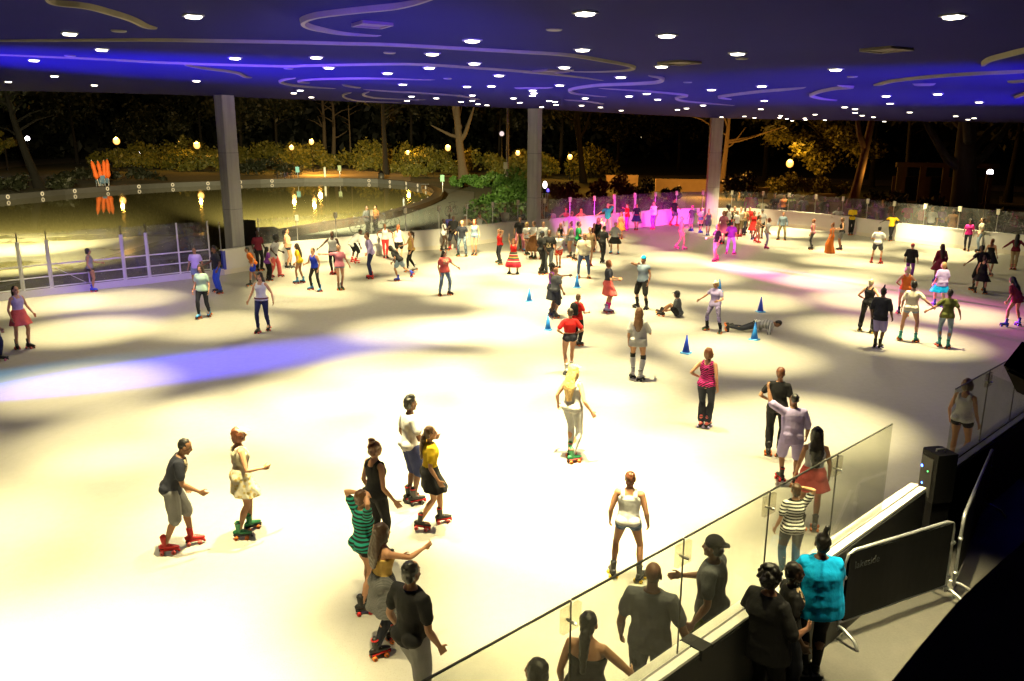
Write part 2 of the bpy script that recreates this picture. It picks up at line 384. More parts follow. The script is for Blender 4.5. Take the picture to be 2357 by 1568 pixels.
        m.tube([hh(-.03, .078, .022), hh(0, .083, .02), hh(.03, .078, .022)], .01, 6); m.ell(hh(0, .082, -.058), (.022, .012, .009), H, 8, 5)
        return m
    def top(F, kind, fem, tuck=False):
        m = MB(); I = dict(tee=.017, loose=.03, long=.018, tank=.012, crop=.02, strap=.012, hood=.034, vest=.03, bigtee=.024, jersey=.03).get(kind, .016)
        lo = {'crop': .13, 'strap': -.02, 'tank': -.05, 'loose': -.16, 'bigtee': -.17, 'hood': -.1, 'jersey': -.18}.get(kind, -.09)
        if tuck and kind not in ('loose', 'bigtee', 'hood', 'crop', 'bra'): lo = .035 if kind in ('tank', 'strap') else .0
        if kind == 'bra': lo, I = .24, .012
        hi = {'tank': .43, 'strap': .33, 'bra': .36}.get(kind, .472)
        hw = lambda s_: (lambda r_: np.linalg.norm(r_[0]-r_[8])/2)(F.ring(s_))
        ss = np.linspace(lo, hi, 12); rs = []
        for s in ss:
            fl = 0.
            if s < 0: fl = .008+(.01 if kind in ('loose', 'bigtee', 'jersey') else .0)*(-s/.15)
            k = 1.
            if s < -.03:
                rs.append(F.ringlo(s, I+fl)); continue
            if kind == 'tank' and s > .36: k = 1-.32*(s-.36)/.07
            if fem and .24 < s < .36: fl += .008
            if kind in ('loose', 'bigtee', 'jersey', 'hood') and -.05 < s < .3: k = max(1., (hw(-.03)+(hw(.3)-hw(-.03))*(s+.03)/.33)/hw(s)) if s > -.03 else 1.
            rs.append(F.ring(s, I, 16, k, fl))
        m.rings(rs)
        if fem and kind not in ('hood',):
            for s in (-1, 1): m.ell(F.spine(.3)+F.T@V3(s*.066, .078, 0), (.064, .056, .06))
        if lo < -.04:
            g = (F.fat+1)/2*(1.04 if fem else 1.)
            for s in (-1, 1): m.ell(F.pel+F.Pm@V3(s*.072, -.062, -.005), (.094*g+I, .08*g+I+.006, .085))
        if kind == 'tank':
            for s in (-1, 1): m.tube([F.spine(.38)+F.T@V3(s*.095, .07, 0), F.spine(.43)+F.T@V3(s*.09, .055, 0), F.spine(.462)+F.T@V3(s*.088, .0, 0), F.spine(.43)+F.T@V3(s*.09, -.06, 0), F.spine(.38)+F.T@V3(s*.095, -.075, 0)], [.03, .026, .026, .026, .03], 8)
        ext = {'tee': .62, 'loose': .75, 'long': 2., 'crop': .7, 'hood': 2., 'vest': .12, 'bigtee': .9, 'jersey': .6, 'cap': .22}.get(kind, 0)
        if ext:
            g = (F.fat+1)/2*(.88 if fem else 1.)
            for i, s in ((0, -1), (1, 1)):
                sh, e, w = F.sh[i], F.el[i], F.wr[i]; pts = [F.spine(.405)+F.T@V3(s*.08, 0, 0), sh+F.T@V3(-s*.01, 0, -.002)]; rr = [.064*g+I*.3, .064*g+I*.5]
                if ext <= 1: pts += [sh+(e-sh)*ext*.5, sh+(e-sh)*ext]; rr += [.056*g+I*.5, .05*g+I*.75]
                else: pts += [sh+(e-sh)*.5, e, e+(w-e)*.5, e+(w-e)*.93]; rr += [.052*g+I*.5, .043*g+I*.6, .038*g+I*.6, .03*g+I*.5]
                m.tube(pts, rr, 12)
        return m
    def ringlo(F, s, inf):
        r = F.ring(-.03, inf); off = F.Pm@V3(0, 0, s+.03); return [p+off for p in r]
    def bottom(F, kind):
        m = MB(); g = (F.fat+1)/2*(1.04 if F.fem else 1.)
        I = dict(pants=.018, jeans=.013, leggings=.007, shorts=.024, long=.03, hot=.014, brief=.01, flare=.012, baggy=.032).get(kind, .02)
        if kind in ('skirt', 'midi', 'maxi', 'mini'):
            ln = dict(mini=.3, skirt=.4, midi=.62, maxi=.98)[kind]; fl = dict(mini=.05, skirt=.1, midi=.1, maxi=.14)[kind]
            c0 = F.pel; kc = (F.kn[0]+F.kn[1])/2; ac = (F.an[0]+F.an[1])/2; rs = []
            sp = np.linalg.norm((F.kn[0]-F.kn[1])[:2])*.28
            for r_, i_ in ((.11, .016), (.06, .02), (0., .024)): rs.append(F.ring(r_, i_, 28))
            for s in (-1, 1): m.ell(F.pel+F.Pm@V3(s*.075, -.062, -.035), (.1*g, .092*g, .105))
            for t in np.linspace(.1, 1, 8):
                z = c0[2]-ln*t; kz = max(c0[2]-kc[2], .2); u = min(1, ln*t/kz)
                cx = c0[:2]+(kc[:2]-c0[:2])*u
                if ln*t > kz: cx = kc[:2]+(ac[:2]-kc[:2])*min(1, (ln*t-kz)/.4)*.6
                ring = []
                for j in range(28):
                    a = 2*PI*j/28; rp = 1+.07*t*math.cos(7*a+1)
                    ring.append(V3(cx[0]+((.178*g)+fl*t+sp*u)*rp*math.cos(a), cx[1]+((.128*g)+fl*.9*t+sp*.6*u)*rp*math.sin(a), z))
                rs.append(ring)
            m.rings(rs); return m
        m.rings([F.ring(s, i_) for s, i_ in ((-.1, I), (-.03, I*.6), (.04, min(I, .009)), (.1, min(I, .006)))])
        for s in (-1, 1): m.ell(F.pel+F.Pm@V3(s*.075, -.06, -.03), (.086*g+min(I, .014)*.5, .076*g+min(I, .014)*.5, .088))
        tl = dict(shorts=.62, long=1., hot=.22, brief=.08).get(kind, 2.)
        for i in (0, 1):
            h, k, a = F.hip[i], F.kn[i], F.an[i]
            if tl <= .7: pts = [h, h+(k-h)*tl*.5, h+(k-h)*tl]; rr = [.09*g+I*.5, .086*g+I*.8, .078*g+I]
            elif tl <= 1.: pts = [h, h+(k-h)*.5, h+(k-h)*.8, k+(a-k)*.06]; rr = [.09*g+I*.5, .075*g+I, .064*g+I, .058*g+I]
            else:
                e = .94; fl = .03 if kind == 'flare' else (.014 if kind in ('pants', 'baggy') else 0.)
                pts = [h, h+(k-h)*.3, h+(k-h)*.7, k, k+(a-k)*.3, k+(a-k)*.65, k+(a-k)*e]
                rr = [.09*g+I*.4, .083*g+I*.7, .062*g+I*.8, .051*g+I, .054*g+I*.9+fl*.3, .04*g+I+fl*.6, .036+I+fl]
            m.tube(pts, rr, 12)
        return m
    def sock(F, i, t0, t1, r=.014):
        k, a = F.kn[i], F.an[i]; m = MB(); f = lambda t: (F.hip[i]+(k-F.hip[i])*(1+t) if t < 0 else k+(a-k)*t)
        rad = lambda t: np.interp(t, [-.2, 0, .15, .32, .6, .85, 1], [.057, .05, .051, .056, .043, .033, .034])+r
        ts = np.linspace(t0, t1, 5); m.tube([f(t) for t in ts], [rad(t) for t in ts], 12); return m
    def hair(F, kind):
        m = MB(); H = F.H; hh = lambda *a: F.hc+H@V3(*a)
        shell = lambda e=0.: (m.ell(hh(0, -.026, .038), (.079+e, .09+e, .09+e), H, 14, 9), m.ell(hh(0, -.05, -.02), (.07+e, .062+e, .07), H, 12, 7))
        if kind == 'buzz': m.ell(hh(0, -.024, .034), (.075, .088, .09), H, 14, 9)
        elif kind == 'short': shell()
        elif kind == 'tall': shell(); m.ell(hh(0, .0, .1), (.06, .075, .05), H)
        elif kind == 'bob':
            shell(.008)
            for s in (-1, 1): m.ell(hh(s*.072, -.018, -.02), (.03, .058, .085), H)
            m.ell(hh(0, -.07, -.035), (.078, .045, .085), H)
        elif kind in ('long', 'vlong'):
            shell(.01); z = -.3 if kind == 'long' else -.4
            for s in (-1, 1): m.ell(hh(s*.075, -.02, -.03), (.026, .05, .1), H)
            b = F.spine(.36)+F.T@V3(0, -.125, 0); b2 = F.spine(.46+z*.8)+F.T@V3(0, -.13, 0)
            m.tube([hh(0, -.075, .02), hh(0, -.095, -.09), b, b2], [(.085, .05), (.1, .055), (.115, .04), (.06, .025)], 12, flat=F.T[:, 1])
        elif kind == 'pony': shell(); m.tube([hh(0, -.1, .05), hh(0, -.15, .03), hh(0, -.15, -.09), F.spine(.34)+F.T@V3(0, -.13, 0)], [.028, .038, .04, .016], 8)
        elif kind == 'lowpony': shell(); m.tube([hh(0, -.1, -.03), hh(0, -.12, -.08), F.spine(.38)+F.T@V3(0, -.12, 0), F.spine(.22)+F.T@V3(0, -.13, 0)], [.045, .05, .042, .02], 10)
        elif kind == 'bun': shell(); m.ell(hh(0, -.06, .135), (.05, .05, .045), H)
        elif kind == 'knot': shell(); m.tube([hh(0, -.05, .1), hh(.01, -.05, .16), hh(.02, -.04, .2)], [.034, .026, .03], 8)
        elif kind == 'afro':
            m.ell(hh(0, -.035, .06), (.145, .14, .14), H, 14, 9)
        elif kind == 'curly':
            r_ = random.Random(5); shell(.012)
            for j in range(46):
                a = r_.uniform(0, 2*PI); b = r_.uniform(-.35, 1.4); m.ell(hh(.098*math.cos(a)*math.cos(b), -.035+.108*math.sin(a)*math.cos(b) if math.sin(a) < .45 else -.035+.06*math.cos(b), .045+.105*math.sin(b)), (.024, .024, .024), None, 7, 5)
        return m
    def cap(F, kind):
        m = MB(); H = F.H; hh = lambda *a: F.hc+H@V3(*a)
        m.ell(hh(0, -.018, .05), (.085, .1, .084), H, 14, 8)
        if kind in ('cap', 'backcap'):
            s = 1 if kind == 'cap' else -1
            m.tube([hh(0, s*.05, .055), hh(0, s*.11, .05), hh(0, s*.165, .04)], [(.075, .012), (.072, .008), (.05, .006)], 12, flat=H[:, 2])
        if kind == 'hat': m.tube([hh(0, 0, .03), hh(0, 0, .022)], [.15, .155], 18)
        return m
_SK = {}
def skate_mesh(boot, wheel, trim, parts):
    key = (boot, wheel, trim, parts)
    if key in _SK: return _SK[key]
    bm_ = [mat('boot_leather', PAL[boot], .45, var=.1), mat('boot_trim', PAL[trim], .6, var=0), mat('skate_plate', (.03, .03, .032), .4, .6, var=0), mat('skate_wheel', PAL[wheel], .45, var=0), mat('lace', (.6, .6, .55), .8, var=0)]
    m = MB()
    m.tube([(0, -.07, -.042), (0, -.02, -.035), (0, .05, -.045), (0, .12, -.055), (0, .165, -.06)], [(.034, .036), (.042, .046), (.044, .036), (.043, .026), (.028, .018)], 12, flat=(0, 0, 1))
    m.tube([(0, -.005, -.05), (0, -.012, .0), (0, -.02, .06), (0, -.022, .1)], [.044, .042, .045, .047], 12)
    m.tube([(0, -.022, .098), (0, -.023, .114)], [.05, .05], 12, False, mi=1)
    m.box((0, .05, -.083), (.042, .125, .008), mi=1); m.box((0, -.06, -.085), (.034, .03, .012), mi=2)
    for y in (.02, .055, .09): m.box((0, y-.005, -.005-.35*(y-.02)-.004), (.028, .004, .006), rx(-.35), mi=4)
    m.box((0, .035, -.1), (.026, .12, .008), mi=2)
    for y in (-.05, .105): m.tube([(-.045, y, -.124), (.045, y, -.124)], .01, 8, mi=2); m.box((0, y, -.112), (.016, .02, .012), mi=2)
    m.tube([(0, .155, -.098), (0, .172, -.122)], [.014, .019], 8, mi=1)
    W = MB()
    def wheel(mm, x, y): mm.tube([(x-.019, y, -.124), (x-.014, y, -.124), (x+.014, y, -.124), (x+.019, y, -.124)], [.024, .031, .031, .024], 14, False, mi=3)
    if not parts:
        for x in (-.05, .05):
            for y in (-.05, .105): wheel(m, x, y)
        r = (m.mesh('roller_skate', bm_, True), None)
    else:
        w = MB(); w.tube([(-.019, 0, 0), (-.014, 0, 0), (.014, 0, 0), (.019, 0, 0)], [.024, .031, .031, .024], 14, False)
        w.tube([(-.021, 0, 0), (.021, 0, 0)], .009, 8, mi=1)
        r = (m.mesh('roller_skate', bm_, True), w.mesh('wheel', [bm_[3], bm_[2]], True))
    _SK[key] = r; return r
def shoe_mesh(c):
    key = ('shoe', c)
    if key in _SK: return _SK[key]
    m = MB(); m.tube([(0, -.055, -.03), (0, 0, -.028), (0, .07, -.042), (0, .13, -.05), (0, .165, -.054)], [(.034, .036), (.04, .044), (.044, .034), (.043, .024), (.028, .016)], 10, flat=(0, 0, 1))
    m.tube([(0, 0, -.05), (0, -.01, .01)], [.042, .042], 10); m.box((0, .045, -.072), (.04, .115, .008), mi=1)
    _SK[key] = m.mesh('shoe', [mat('shoe_leather', PAL[c], .6, var=.1), mat('shoe_sole', (.35, .35, .33), .7, var=0)], True); return _SK[key]
JOBS = []            # (object, mesh collector, voxel, smooth its, displace, material list, finisher)
FOLDS = bpy.data.textures.new('cloth_folds', 'CLOUDS'); FOLDS.noise_scale = .1; FOLDS.noise_depth = 2
CURLS = bpy.data.textures.new('hair_strands', 'CLOUDS'); CURLS.noise_scale = .035; CURLS.noise_depth = 1
def job(name, mb, S, vox, its, disp, mats, parent, fin=None, tex=None, loc=None):
    """one remeshed organic surface, finished after all figures are laid out"""
    v = np.array(mb.v)*S
    mb.v = [tuple(q) for q in v]
    me = bpy.data.meshes.new(name); me.from_pydata(mb.v, [], mb.f)
    o = bpy.data.objects.new(name, me); COL.objects.link(o)
    if parent is not None: o.parent = parent
    r = o.modifiers.new('r', 'REMESH'); r.mode = 'VOXEL'; r.voxel_size = vox; r.use_smooth_shade = True
    if its:
        s = o.modifiers.new('s', 'SMOOTH'); s.factor = .5; s.iterations = its
    if disp:
        d = o.modifiers.new('d', 'DISPLACE'); d.texture = tex or FOLDS; d.strength = disp; d.mid_level = .45 if tex else .25; d.texture_coords = 'LOCAL'
    JOBS.append((o, mats, fin)); return o
def run_jobs():
    bpy.context.view_layer.update()
    dg = bpy.context.evaluated_depsgraph_get(); out = []
    for o, mats, fin in JOBS:
        me = bpy.data.meshes.new_from_object(o.evaluated_get(dg)); out.append(me)
    for (o, mats, fin), me in zip(JOBS, out):
        o.modifiers.clear(); old = o.data; me.materials.clear()
        for m in mats: me.materials.append(m)
        me.name = old.name; o.data = me
        if fin: fin(me)
        bpy.data.meshes.remove(old)
BOARD = []           # rink-side board line on the ground, filled in by the setting
def behind_boards(x, y, off):
    d = ray(x, y)[:2]; d = d/np.linalg.norm(d); best = None
    for (a, b) in zip(BOARD[:-1], BOARD[1:]):
        e = b-a; M_ = np.array([[d[0], -e[0]], [d[1], -e[1]]])
        if abs(np.linalg.det(M_)) < 1e-6: continue
        t, u = np.linalg.solve(M_, a)
        if 0 <= u <= 1 and t > 5 and (best is None or t > best): best = t
    if best is None: return None
    p = d*(best+off); return V3(p[0], p[1], 0)
BOT_NAMES = dict(pants='trousers', jeans='jeans', leggings='leggings', shorts='shorts', long='shorts', hot='shorts', brief='shorts', flare='trousers', baggy='trousers', skirt='skirt', midi='skirt', maxi='skirt', mini='skirt')
TOP_NAMES = dict(tee='shirt', loose='shirt', long='shirt', tank='tank_top', crop='cropped_top', strap='strapless_top', hood='jacket', vest='vest', bigtee='shirt', jersey='shirt', bra='cropped_top', cap='blouse')
NP = [0]
FIGS = {}
def P(cr, head, foot, face, pose, skin, hair, top, bot, skate, label, H=None, out=None, at=None, fem=None, fat=1., grp=None, key=None, **kw):
    """one person: crop window, head-top and foot pixel in it, apparent facing (0 = away, 90 = right, 180 = to us)"""
    hx, hy = px(cr, *head)
    if at is not None: g = V3(*at)
    elif foot is not None:
        fx, fy = px(cr, *foot); g = G(fx, fy)
    elif out is not None: g = behind_boards(hx, hy, out)
    else: g = G(hx, hy, H or 1.74); g = V3(g[0], g[1], 0)
    if foot is not None and at is None:          # nobody stands inside the boards
        lim = behind_boards(*proj((g[0], g[1], 0)), -.42)
        if lim is not None and g[1] > 25 and cr != 'B' or (lim is not None and cr == 'B' and 'outside' not in label):
            if np.linalg.norm(g[:2]) > np.linalg.norm(lim[:2]): g = lim
    if H is None: H = min(max(height_at(g, hy), 1.42), 1.96)
    g[2] = 0
    sk = skate is not None and skate[0] != '-'
    S = H/(1.775 if sk else 1.70)
    pl = pose.split('/'); fem = bool(fem)
    F = Fig(kw.pop('legs', pl[0]), pl[1], pl[2], fat=fat, fem=fem, skates=sk, **{k: v for k, v in kw.items() if k in ('lean', 'side', 'twist', 'hy', 'hp', 'drop', 'sit', 'shift')})
    dist = math.hypot(g[0], g[1]); near = dist < 15; mid = dist < 27
    vb = .0085 if near else (.0135 if mid else .019); vc = .012 if near else (.016 if mid else .021)
    az = math.degrees(math.atan2(g[0], g[1])); rot = -math.radians(face+az)
    hk, hc_ = (hair.split(',')+['k'])[:2] if hair else (None, 'k')
    body = F.body(.0092 if near else (.0108 if mid else .013))
    Hi = F.H.T; hcS = F.hc*S
    def fin(me, Hi=Hi, c=hcS, S=S):
        n = len(me.polygons); ce = np.empty(n*3); me.polygons.foreach_get('center', ce); ce = (ce.reshape(-1, 3)-c)@Hi.T/S
        x, y, z = np.abs(ce[:, 0]), ce[:, 1], ce[:, 2]; mi = np.zeros(n, int); f = y > .045
        mi[f & (np.abs(x-.031) < .014) & (np.abs(z-.004) < .0075)] = 1
        mi[f & (np.abs(x-.031) < .02) & (np.abs(z-.027) < .0045)] = 2
        mi[f & (x < .021) & (np.abs(z+.058) < .008) & (y > .06)] = 3
        me.polygons.foreach_set('material_index', mi)
    o = job('person', body, S, vb*S, 3, 0, [skinm(skin), EYE, hairm(hc_), LIP], None, fin)
    lie = kw.get('lie')
    o.location = (g[0], g[1], g[2]); o.rotation_euler = (0, 0, rot)
    if lie: o.rotation_euler = (math.radians(lie), 0, rot); o.location.z = .14
    tag(o, label, 'person', grp)
    q = .6 if near else .5
    ex = dict(near=near, mid=mid)
    if hk and hk not in ('bald', 'none') and not hk.startswith('*'):
        job('hair', F.hair(hk), S, vc*S, 2, .03 if hk in ('curly', 'afro') else .022, [hairm(hc_)], o, tex=CURLS)
    if 'hat' in kw:
        k, c = kw['hat'].split(','); job('cap', F.cap(k), S, vc*S*.8, 2, 0, [cloth(c)], o)
    if top:
        k, c = top.split(',')[:2]; pt = (top.split(',')+[None])[2]
        job(TOP_NAMES[k], F.top(k, fem, bool(bot) and bot.split(',')[0] in ('skirt', 'mini', 'midi', 'maxi')), S, vc*S, 2, .014 if near else .016, [cloth(c, pt)], o)
    if bot:
        k, c = bot.split(',')[:2]; pt = (bot.split(',')+[None])[2]
        if k == 'maxi': pass
        job(BOT_NAMES[k], F.bottom(k), S, vc*S, 2, .013 if k not in ('leggings', 'brief', 'jeans') else .004, [cloth(c, pt)], o)
    if 'socks' in kw:
        c, t0 = kw['socks'].split(',')
        for i in (0, 1): job('sock', F.sock(i, float(t0), .97), S, vc*S*.8, 1, 0, [cloth(c)], o)
    if 'pads' in kw:
        for i in (0, 1): job('knee_pad', F.sock(i, -.13, .13, .014), S, vc*S*.8, 1, 0, [cloth(kw['pads'])], o)
    if 'band' in kw:      # belt round the waist
        m = MB(); m.rings([F.ring(s, .03) for s in (.0, .035)]); m.v = [tuple(np.array(q)*S) for q in m.v]; m.build('belt', cloth(kw['band']), o, True)
    if 'bracelet' in kw:
        m = MB(); i = 1; d = F.wr[i]-F.el[i]; d /= np.linalg.norm(d); m.tube([F.wr[i]-d*.03, F.wr[i]-d*.012], .036, 12); m.v = [tuple(np.array(q)*S) for q in m.v]; m.build('bracelet', cloth(kw['bracelet']), o, True)
    if 'earring' in kw:
        for s in (-1, 1):
            m = MB(); c = F.hc+F.H@V3(s*.082, -.005, -.075)
            pts = [c+F.H@V3(0, .022*math.cos(a), .03*math.sin(a)) for a in np.linspace(0, 2*PI, 15)]
            m.tube(pts, .003, 6, False); m.v = [tuple(np.array(q)*S) for q in m.v]; m.build('earring', mat('silver', (.7, .7, .72), .2, 1., var=0), o, True)
    if sk or skate:
        parts = skate.lstrip('-').split(',')
        for i in (0, 1):
            yaw, pit = F.ft[i]
            if sk:
                bme, wme = skate_mesh(parts[0], parts[1] if len(parts) > 1 else 'orange', parts[2] if len(parts) > 2 else 'black', near)
            else: bme, wme = shoe_mesh(parts[0]), None
            s_ = link(bpy.data.objects.new('roller_skate' if sk else 'shoe', bme), o)
            s_.location = tuple(F.an[i]*S); s_.rotation_euler = (pit, 0, yaw); s_.scale = (S, S, S)
            if wme:
                for x in (-.05, .05):
                    for y in (-.05, .105):
                        w = link(bpy.data.objects.new('wheel', wme), s_); w.location = (x, y, -.124)
    if key: FIGS[key] = (o, F, S)
    NP[0] += 1
    return o
# ------------------------------------------------------------------ the setting
def poly(name, pts, z, m, kind='structure', thick=0.):
    mb = MB(); n = len(pts)
    mb.add([(p[0], p[1], z) for p in pts], [tuple(range(n))])
    o = mb.build(name, m); tag(o, kind=kind); return o
def ccw(pts):
    a = sum(p[0]*q[1]-q[0]*p[1] for p, q in zip(pts, pts[1:]+pts[:1])); return pts if a > 0 else pts[::-1]
# --- ground
def ground_mat():
    m, nt, b = nodes('night_lawn'); b.inputs['Roughness'].default_value = .95
    v = obj_coord(nt); f = noise(nt, v, .12, 6); f2 = noise(nt, v, 2.2, 5)
    c1 = mixc(nt, f2, (.018, .03, .008), (.05, .075, .02)); c2 = mixc(nt, f2, (.05, .04, .02), (.075, .075, .03))
    nt.links.new(mixc(nt, ramp(nt, f, [(.4, 0.), (.65, 1.)]), c1, c2), b.inputs['Base Color'])
    bump(nt, b, f2, .8, .08); return m
poly('ground', [(-420, -40), (420, -40), (420, 620), (-420, 620)], -.02, ground_mat())
# --- rink boards line
TOPL = [(512, 576), (571, 568), (653, 558), (811, 544.3), (909, 535), (1008, 528), (1106, 518), (1175, 510.5), (1287, 502), (1381, 495.4), (1428, 490), (1498, 484.8), (1545, 481), (1615, 479.3), (1686, 479), (1756, 481), (1827, 487), (1920, 495), (2069, 513), (2227, 529), (2357, 541)]
BH, GH = 1.05, 2.22
BP = [G(x, y, BH)[:2] for x, y in TOPL]
e = BP[-1]-BP[-2]; BP.append(BP[-1]+e*1.2)
BOARD.extend(BP)
gate_px = [(0, 693), (112.5, 681.6), (225, 669), (325, 656.6), (425, 646.6), (512, 636)]
GP = [G(x, y)[:2] for x, y in gate_px]
d0 = GP[-1]-GP[0]; d0 /= np.linalg.norm(d0)
GP[-1] = BP[0]
GP = [GP[0]+(GP[-1]-GP[0])*t for t in np.linspace(0, 1, 6)]
gdir = (GP[-1]-GP[0])/np.linalg.norm(GP[-1]-GP[0]); gout = V3(-gdir[1], gdir[0], 0) if False else np.array([-gdir[1], gdir[0]])
# near boards line
NA, NB = G(1440, 1568, 1.2)[:2], G(2100, 1112, 1.2)[:2]
ndir = (NB-NA)/np.linalg.norm(NB-NA); nout = np.array([ndir[1], -ndir[0]])
NS = NA-ndir*8.; NC = NB+ndir*.95; ND = NB+ndir*9.5
# --- rink floor (one sheet inside the boards)
def floor_mat():
    m, nt, b = nodes('rink_concrete'); v = obj_coord(nt)
    f = noise(nt, v, .35, 6, .6); g = noise(nt, v, 7., 6, .65); h = noise(nt, v, 60., 3)
    c = mixc(nt, f, (.38, .37, .335), (.47, .455, .42)); c = mixc(nt, ramp(nt, g, [(.3, .0), (.75, .28)]), c, (.33, .315, .28))
    sp = ramp(nt, h, [(.36, 1.), (.44, 0.)]); c = mixc(nt, sp, c, (.36, .34, .3))
    # skate scuffs
    w = N(nt, 'ShaderNodeTexVoronoi', feature='DISTANCE_TO_EDGE'); w.inputs['Scale'].default_value = .45; w.inputs['Randomness'].default_value = 1.
    nt.links.new(obj_coord(nt, (1, .22, 1), (0, 0, .7)), w.inputs['Vector'])
    c = mixc(nt, ramp(nt, w.outputs['Distance'], [(.0, .05), (.012, 0.)]), c, (.12, .11, .1))
    nt.links.new(c, b.inputs['Base Color'])
    nt.links.new(ramp(nt, g, [(.3, .34), (.8, .5)]), b.inputs['Roughness']); b.inputs['Specular IOR Level'].default_value = .35
    bump(nt, b, g, .08, .004); return m
inner = [tuple(p) for p in BP] + [(34, 20), (26, 14), tuple(ND)] + [tuple(NS), (-16, -4), (-24, 8), (-25, 20), tuple(GP[0]-gdir*6)] + [tuple(p) for p in GP]
poly('rink_floor', ccw(inner), .0, floor_mat())
# --- outdoor concourse floor on the near side
def dark_floor():
    m, nt, b = nodes('rubber_floor'); v = obj_coord(nt); f = noise(nt, v, 40, 5); g = noise(nt, v, 2, 5)
    c = mixc(nt, f, (.05, .048, .045), (.085, .08, .073)); c = mixc(nt, ramp(nt, g, [(.5, 0.), (.75, .5)]), c, (.11, .1, .085))
    nt.links.new(c, b.inputs['Base Color']); b.inputs['Roughness'].default_value = .7; bump(nt, b, f, .3, .004); return m
q = nout*.02
poly('concourse_floor', ccw([tuple(NS+q), tuple(ND+q), (26, 8), (26, -8), (-6, -8)]), .004, dark_floor())
# --- outdoor rink: a shallow pool of wet concrete beyond the boards
far_px = [(-160, 478), (0, 462), (150, 448), (300, 436.5), (400, 431), (500, 427), (600, 422.5), (700, 420), (790, 419.5), (870, 421.5), (930, 427), (970, 434), (992, 442), (1000, 451), (992, 462), (965, 475), (930, 487), (880, 502), (820, 514), (740, 526), (660, 540), (600, 551)]
PF = [G(x, y)[:2] for x, y in far_px]
def pool_mat():
    m, nt, b = nodes('wet_concrete'); v = obj_coord(nt)
    f = noise(nt, v, .16, 4, .5); g = noise(nt, v, 1.3, 6, .6); s = noise(nt, obj_coord(nt, (.12, .5, 1)), 1.2, 3)
    wet = ramp(nt, f, [(.40, 1.), (.47, 0.)])
    sx = N(nt, 'ShaderNodeSeparateXYZ'); nt.links.new(v, sx.inputs[0])
    far = N(nt, 'ShaderNodeMapRange'); far.inputs[1].default_value = 44.; far.inputs[2].default_value = 50.; nt.links.new(sx.outputs[1], far.inputs[0])
    lf = N(nt, 'ShaderNodeMapRange'); lf.inputs[1].default_value = -22.; lf.inputs[2].default_value = -18.; nt.links.new(sx.outputs[0], lf.inputs[0])
    m0 = N(nt, 'ShaderNodeMath', operation='MAXIMUM'); nt.links.new(far.outputs[0], m0.inputs[0]); nt.links.new(lf.outputs[0], m0.inputs[1])
    mx = N(nt, 'ShaderNodeMath', operation='MAXIMUM'); nt.links.new(m0.outputs[0], mx.inputs[0]); nt.links.new(wet, mx.inputs[1])
    dry = mixc(nt, g, (.4, .38, .28), (.52, .5, .38)); wc = mixc(nt, g, (.27, .24, .1), (.35, .32, .14))
    nt.links.new(mixc(nt, mx.outputs[0], dry, wc), b.inputs['Base Color'])
    rr = N(nt, 'ShaderNodeMapRange'); rr.inputs[3].default_value = .62; rr.inputs[4].default_value = .03; nt.links.new(mx.outputs[0], rr.inputs[0])
    nt.links.new(rr.outputs[0], b.inputs['Roughness']); b.inputs['IOR'].default_value = 1.36; b.inputs['Specular IOR Level'].default_value = .8
    bump(nt, b, s, .008, .02); return m
off = 1.2
near_side = [tuple(BP[2]+gout*off), tuple(BP[0]+gout*.25), tuple(GP[0]+gout*.25), tuple(GP[0]+gout*.25-gdir*40)]
poly('water', ccw([tuple(p) for p in PF]+near_side), -.004, pool_mat())
# kerb round the pool with round lights in its face
kerb_stone = mat('kerb_stone', (.07, .072, .075), .7, var=.2, scale=3, bmp=.2); kerb_dark = mat('dark_kerb_stone', (.045, .035, .028), .5, var=.25, scale=3, bmp=.2)
def strip(mb, line, z0, z1, off0, off1, mi=0):
    L = [np.asarray(p, float) for p in line]; n = len(L); rs = []
    for i in range(n):
        t = L[min(i+1, n-1)]-L[max(i-1, 0)]; t /= np.linalg.norm(t); nn = np.array([-t[1], t[0]])
        a = L[i]+nn*off0; b_ = L[i]+nn*off1
        rs.append([(a[0], a[1], z0), (b_[0], b_[1], z0), (b_[0], b_[1], z1), (a[0], a[1], z1)])
    mb.rings(rs, True, mi)
kr = empty('pool_kerb', (PF[4][0], PF[4][1], 0)); tag(kr, 'low curved stone kerb with round lights around the wet outdoor rink', 'kerb')
def part(mb, name, m, parent, smooth=False):
    o = mb.build(name, m, parent, smooth); l = parent.location; o.location = (-l[0], -l[1], -l[2])
    return o
mb = MB(); strip(mb, PF[:12], -.02, .5, 0, .9); part(mb, 'stone_wall', kerb_stone, kr)
mb = MB(); strip(mb, PF[11:], -.02, .42, 0, .9); part(mb, 'stone_seat', kerb_dark, kr)
ring_m = emit('kerb_light', (1., .78, .4), .6)
acc = 0
def kerb_light(p, t, z=.27):
    nn = V3(-t[1], t[0], 0); mb = MB(); c = V3(p[0], p[1], z)-nn*.03; td = V3(t[0], t[1], 0)
    pts = [c+td*.16*math.cos(a)+V3(0, 0, .16*math.sin(a)) for a in np.linspace(0, 2*PI, 17)]
    mb.tube(pts, .05, 6, False); part(mb, 'ring_light', ring_m, kr, True)
for i in range(len(PF)-1):
    a, b_ = PF[i], PF[i+1]; L = np.linalg.norm(b_-a); t = (b_-a)/L; s = acc
    while s < L:
        p = a+t*s; xp, yp = proj((p[0], p[1], .2))
        if -20 < xp < 990 and not (690 < xp < 800 and i < 12): kerb_light(p, t)
        s += 4.2 if i < 12 else 3.2
    acc = s-L
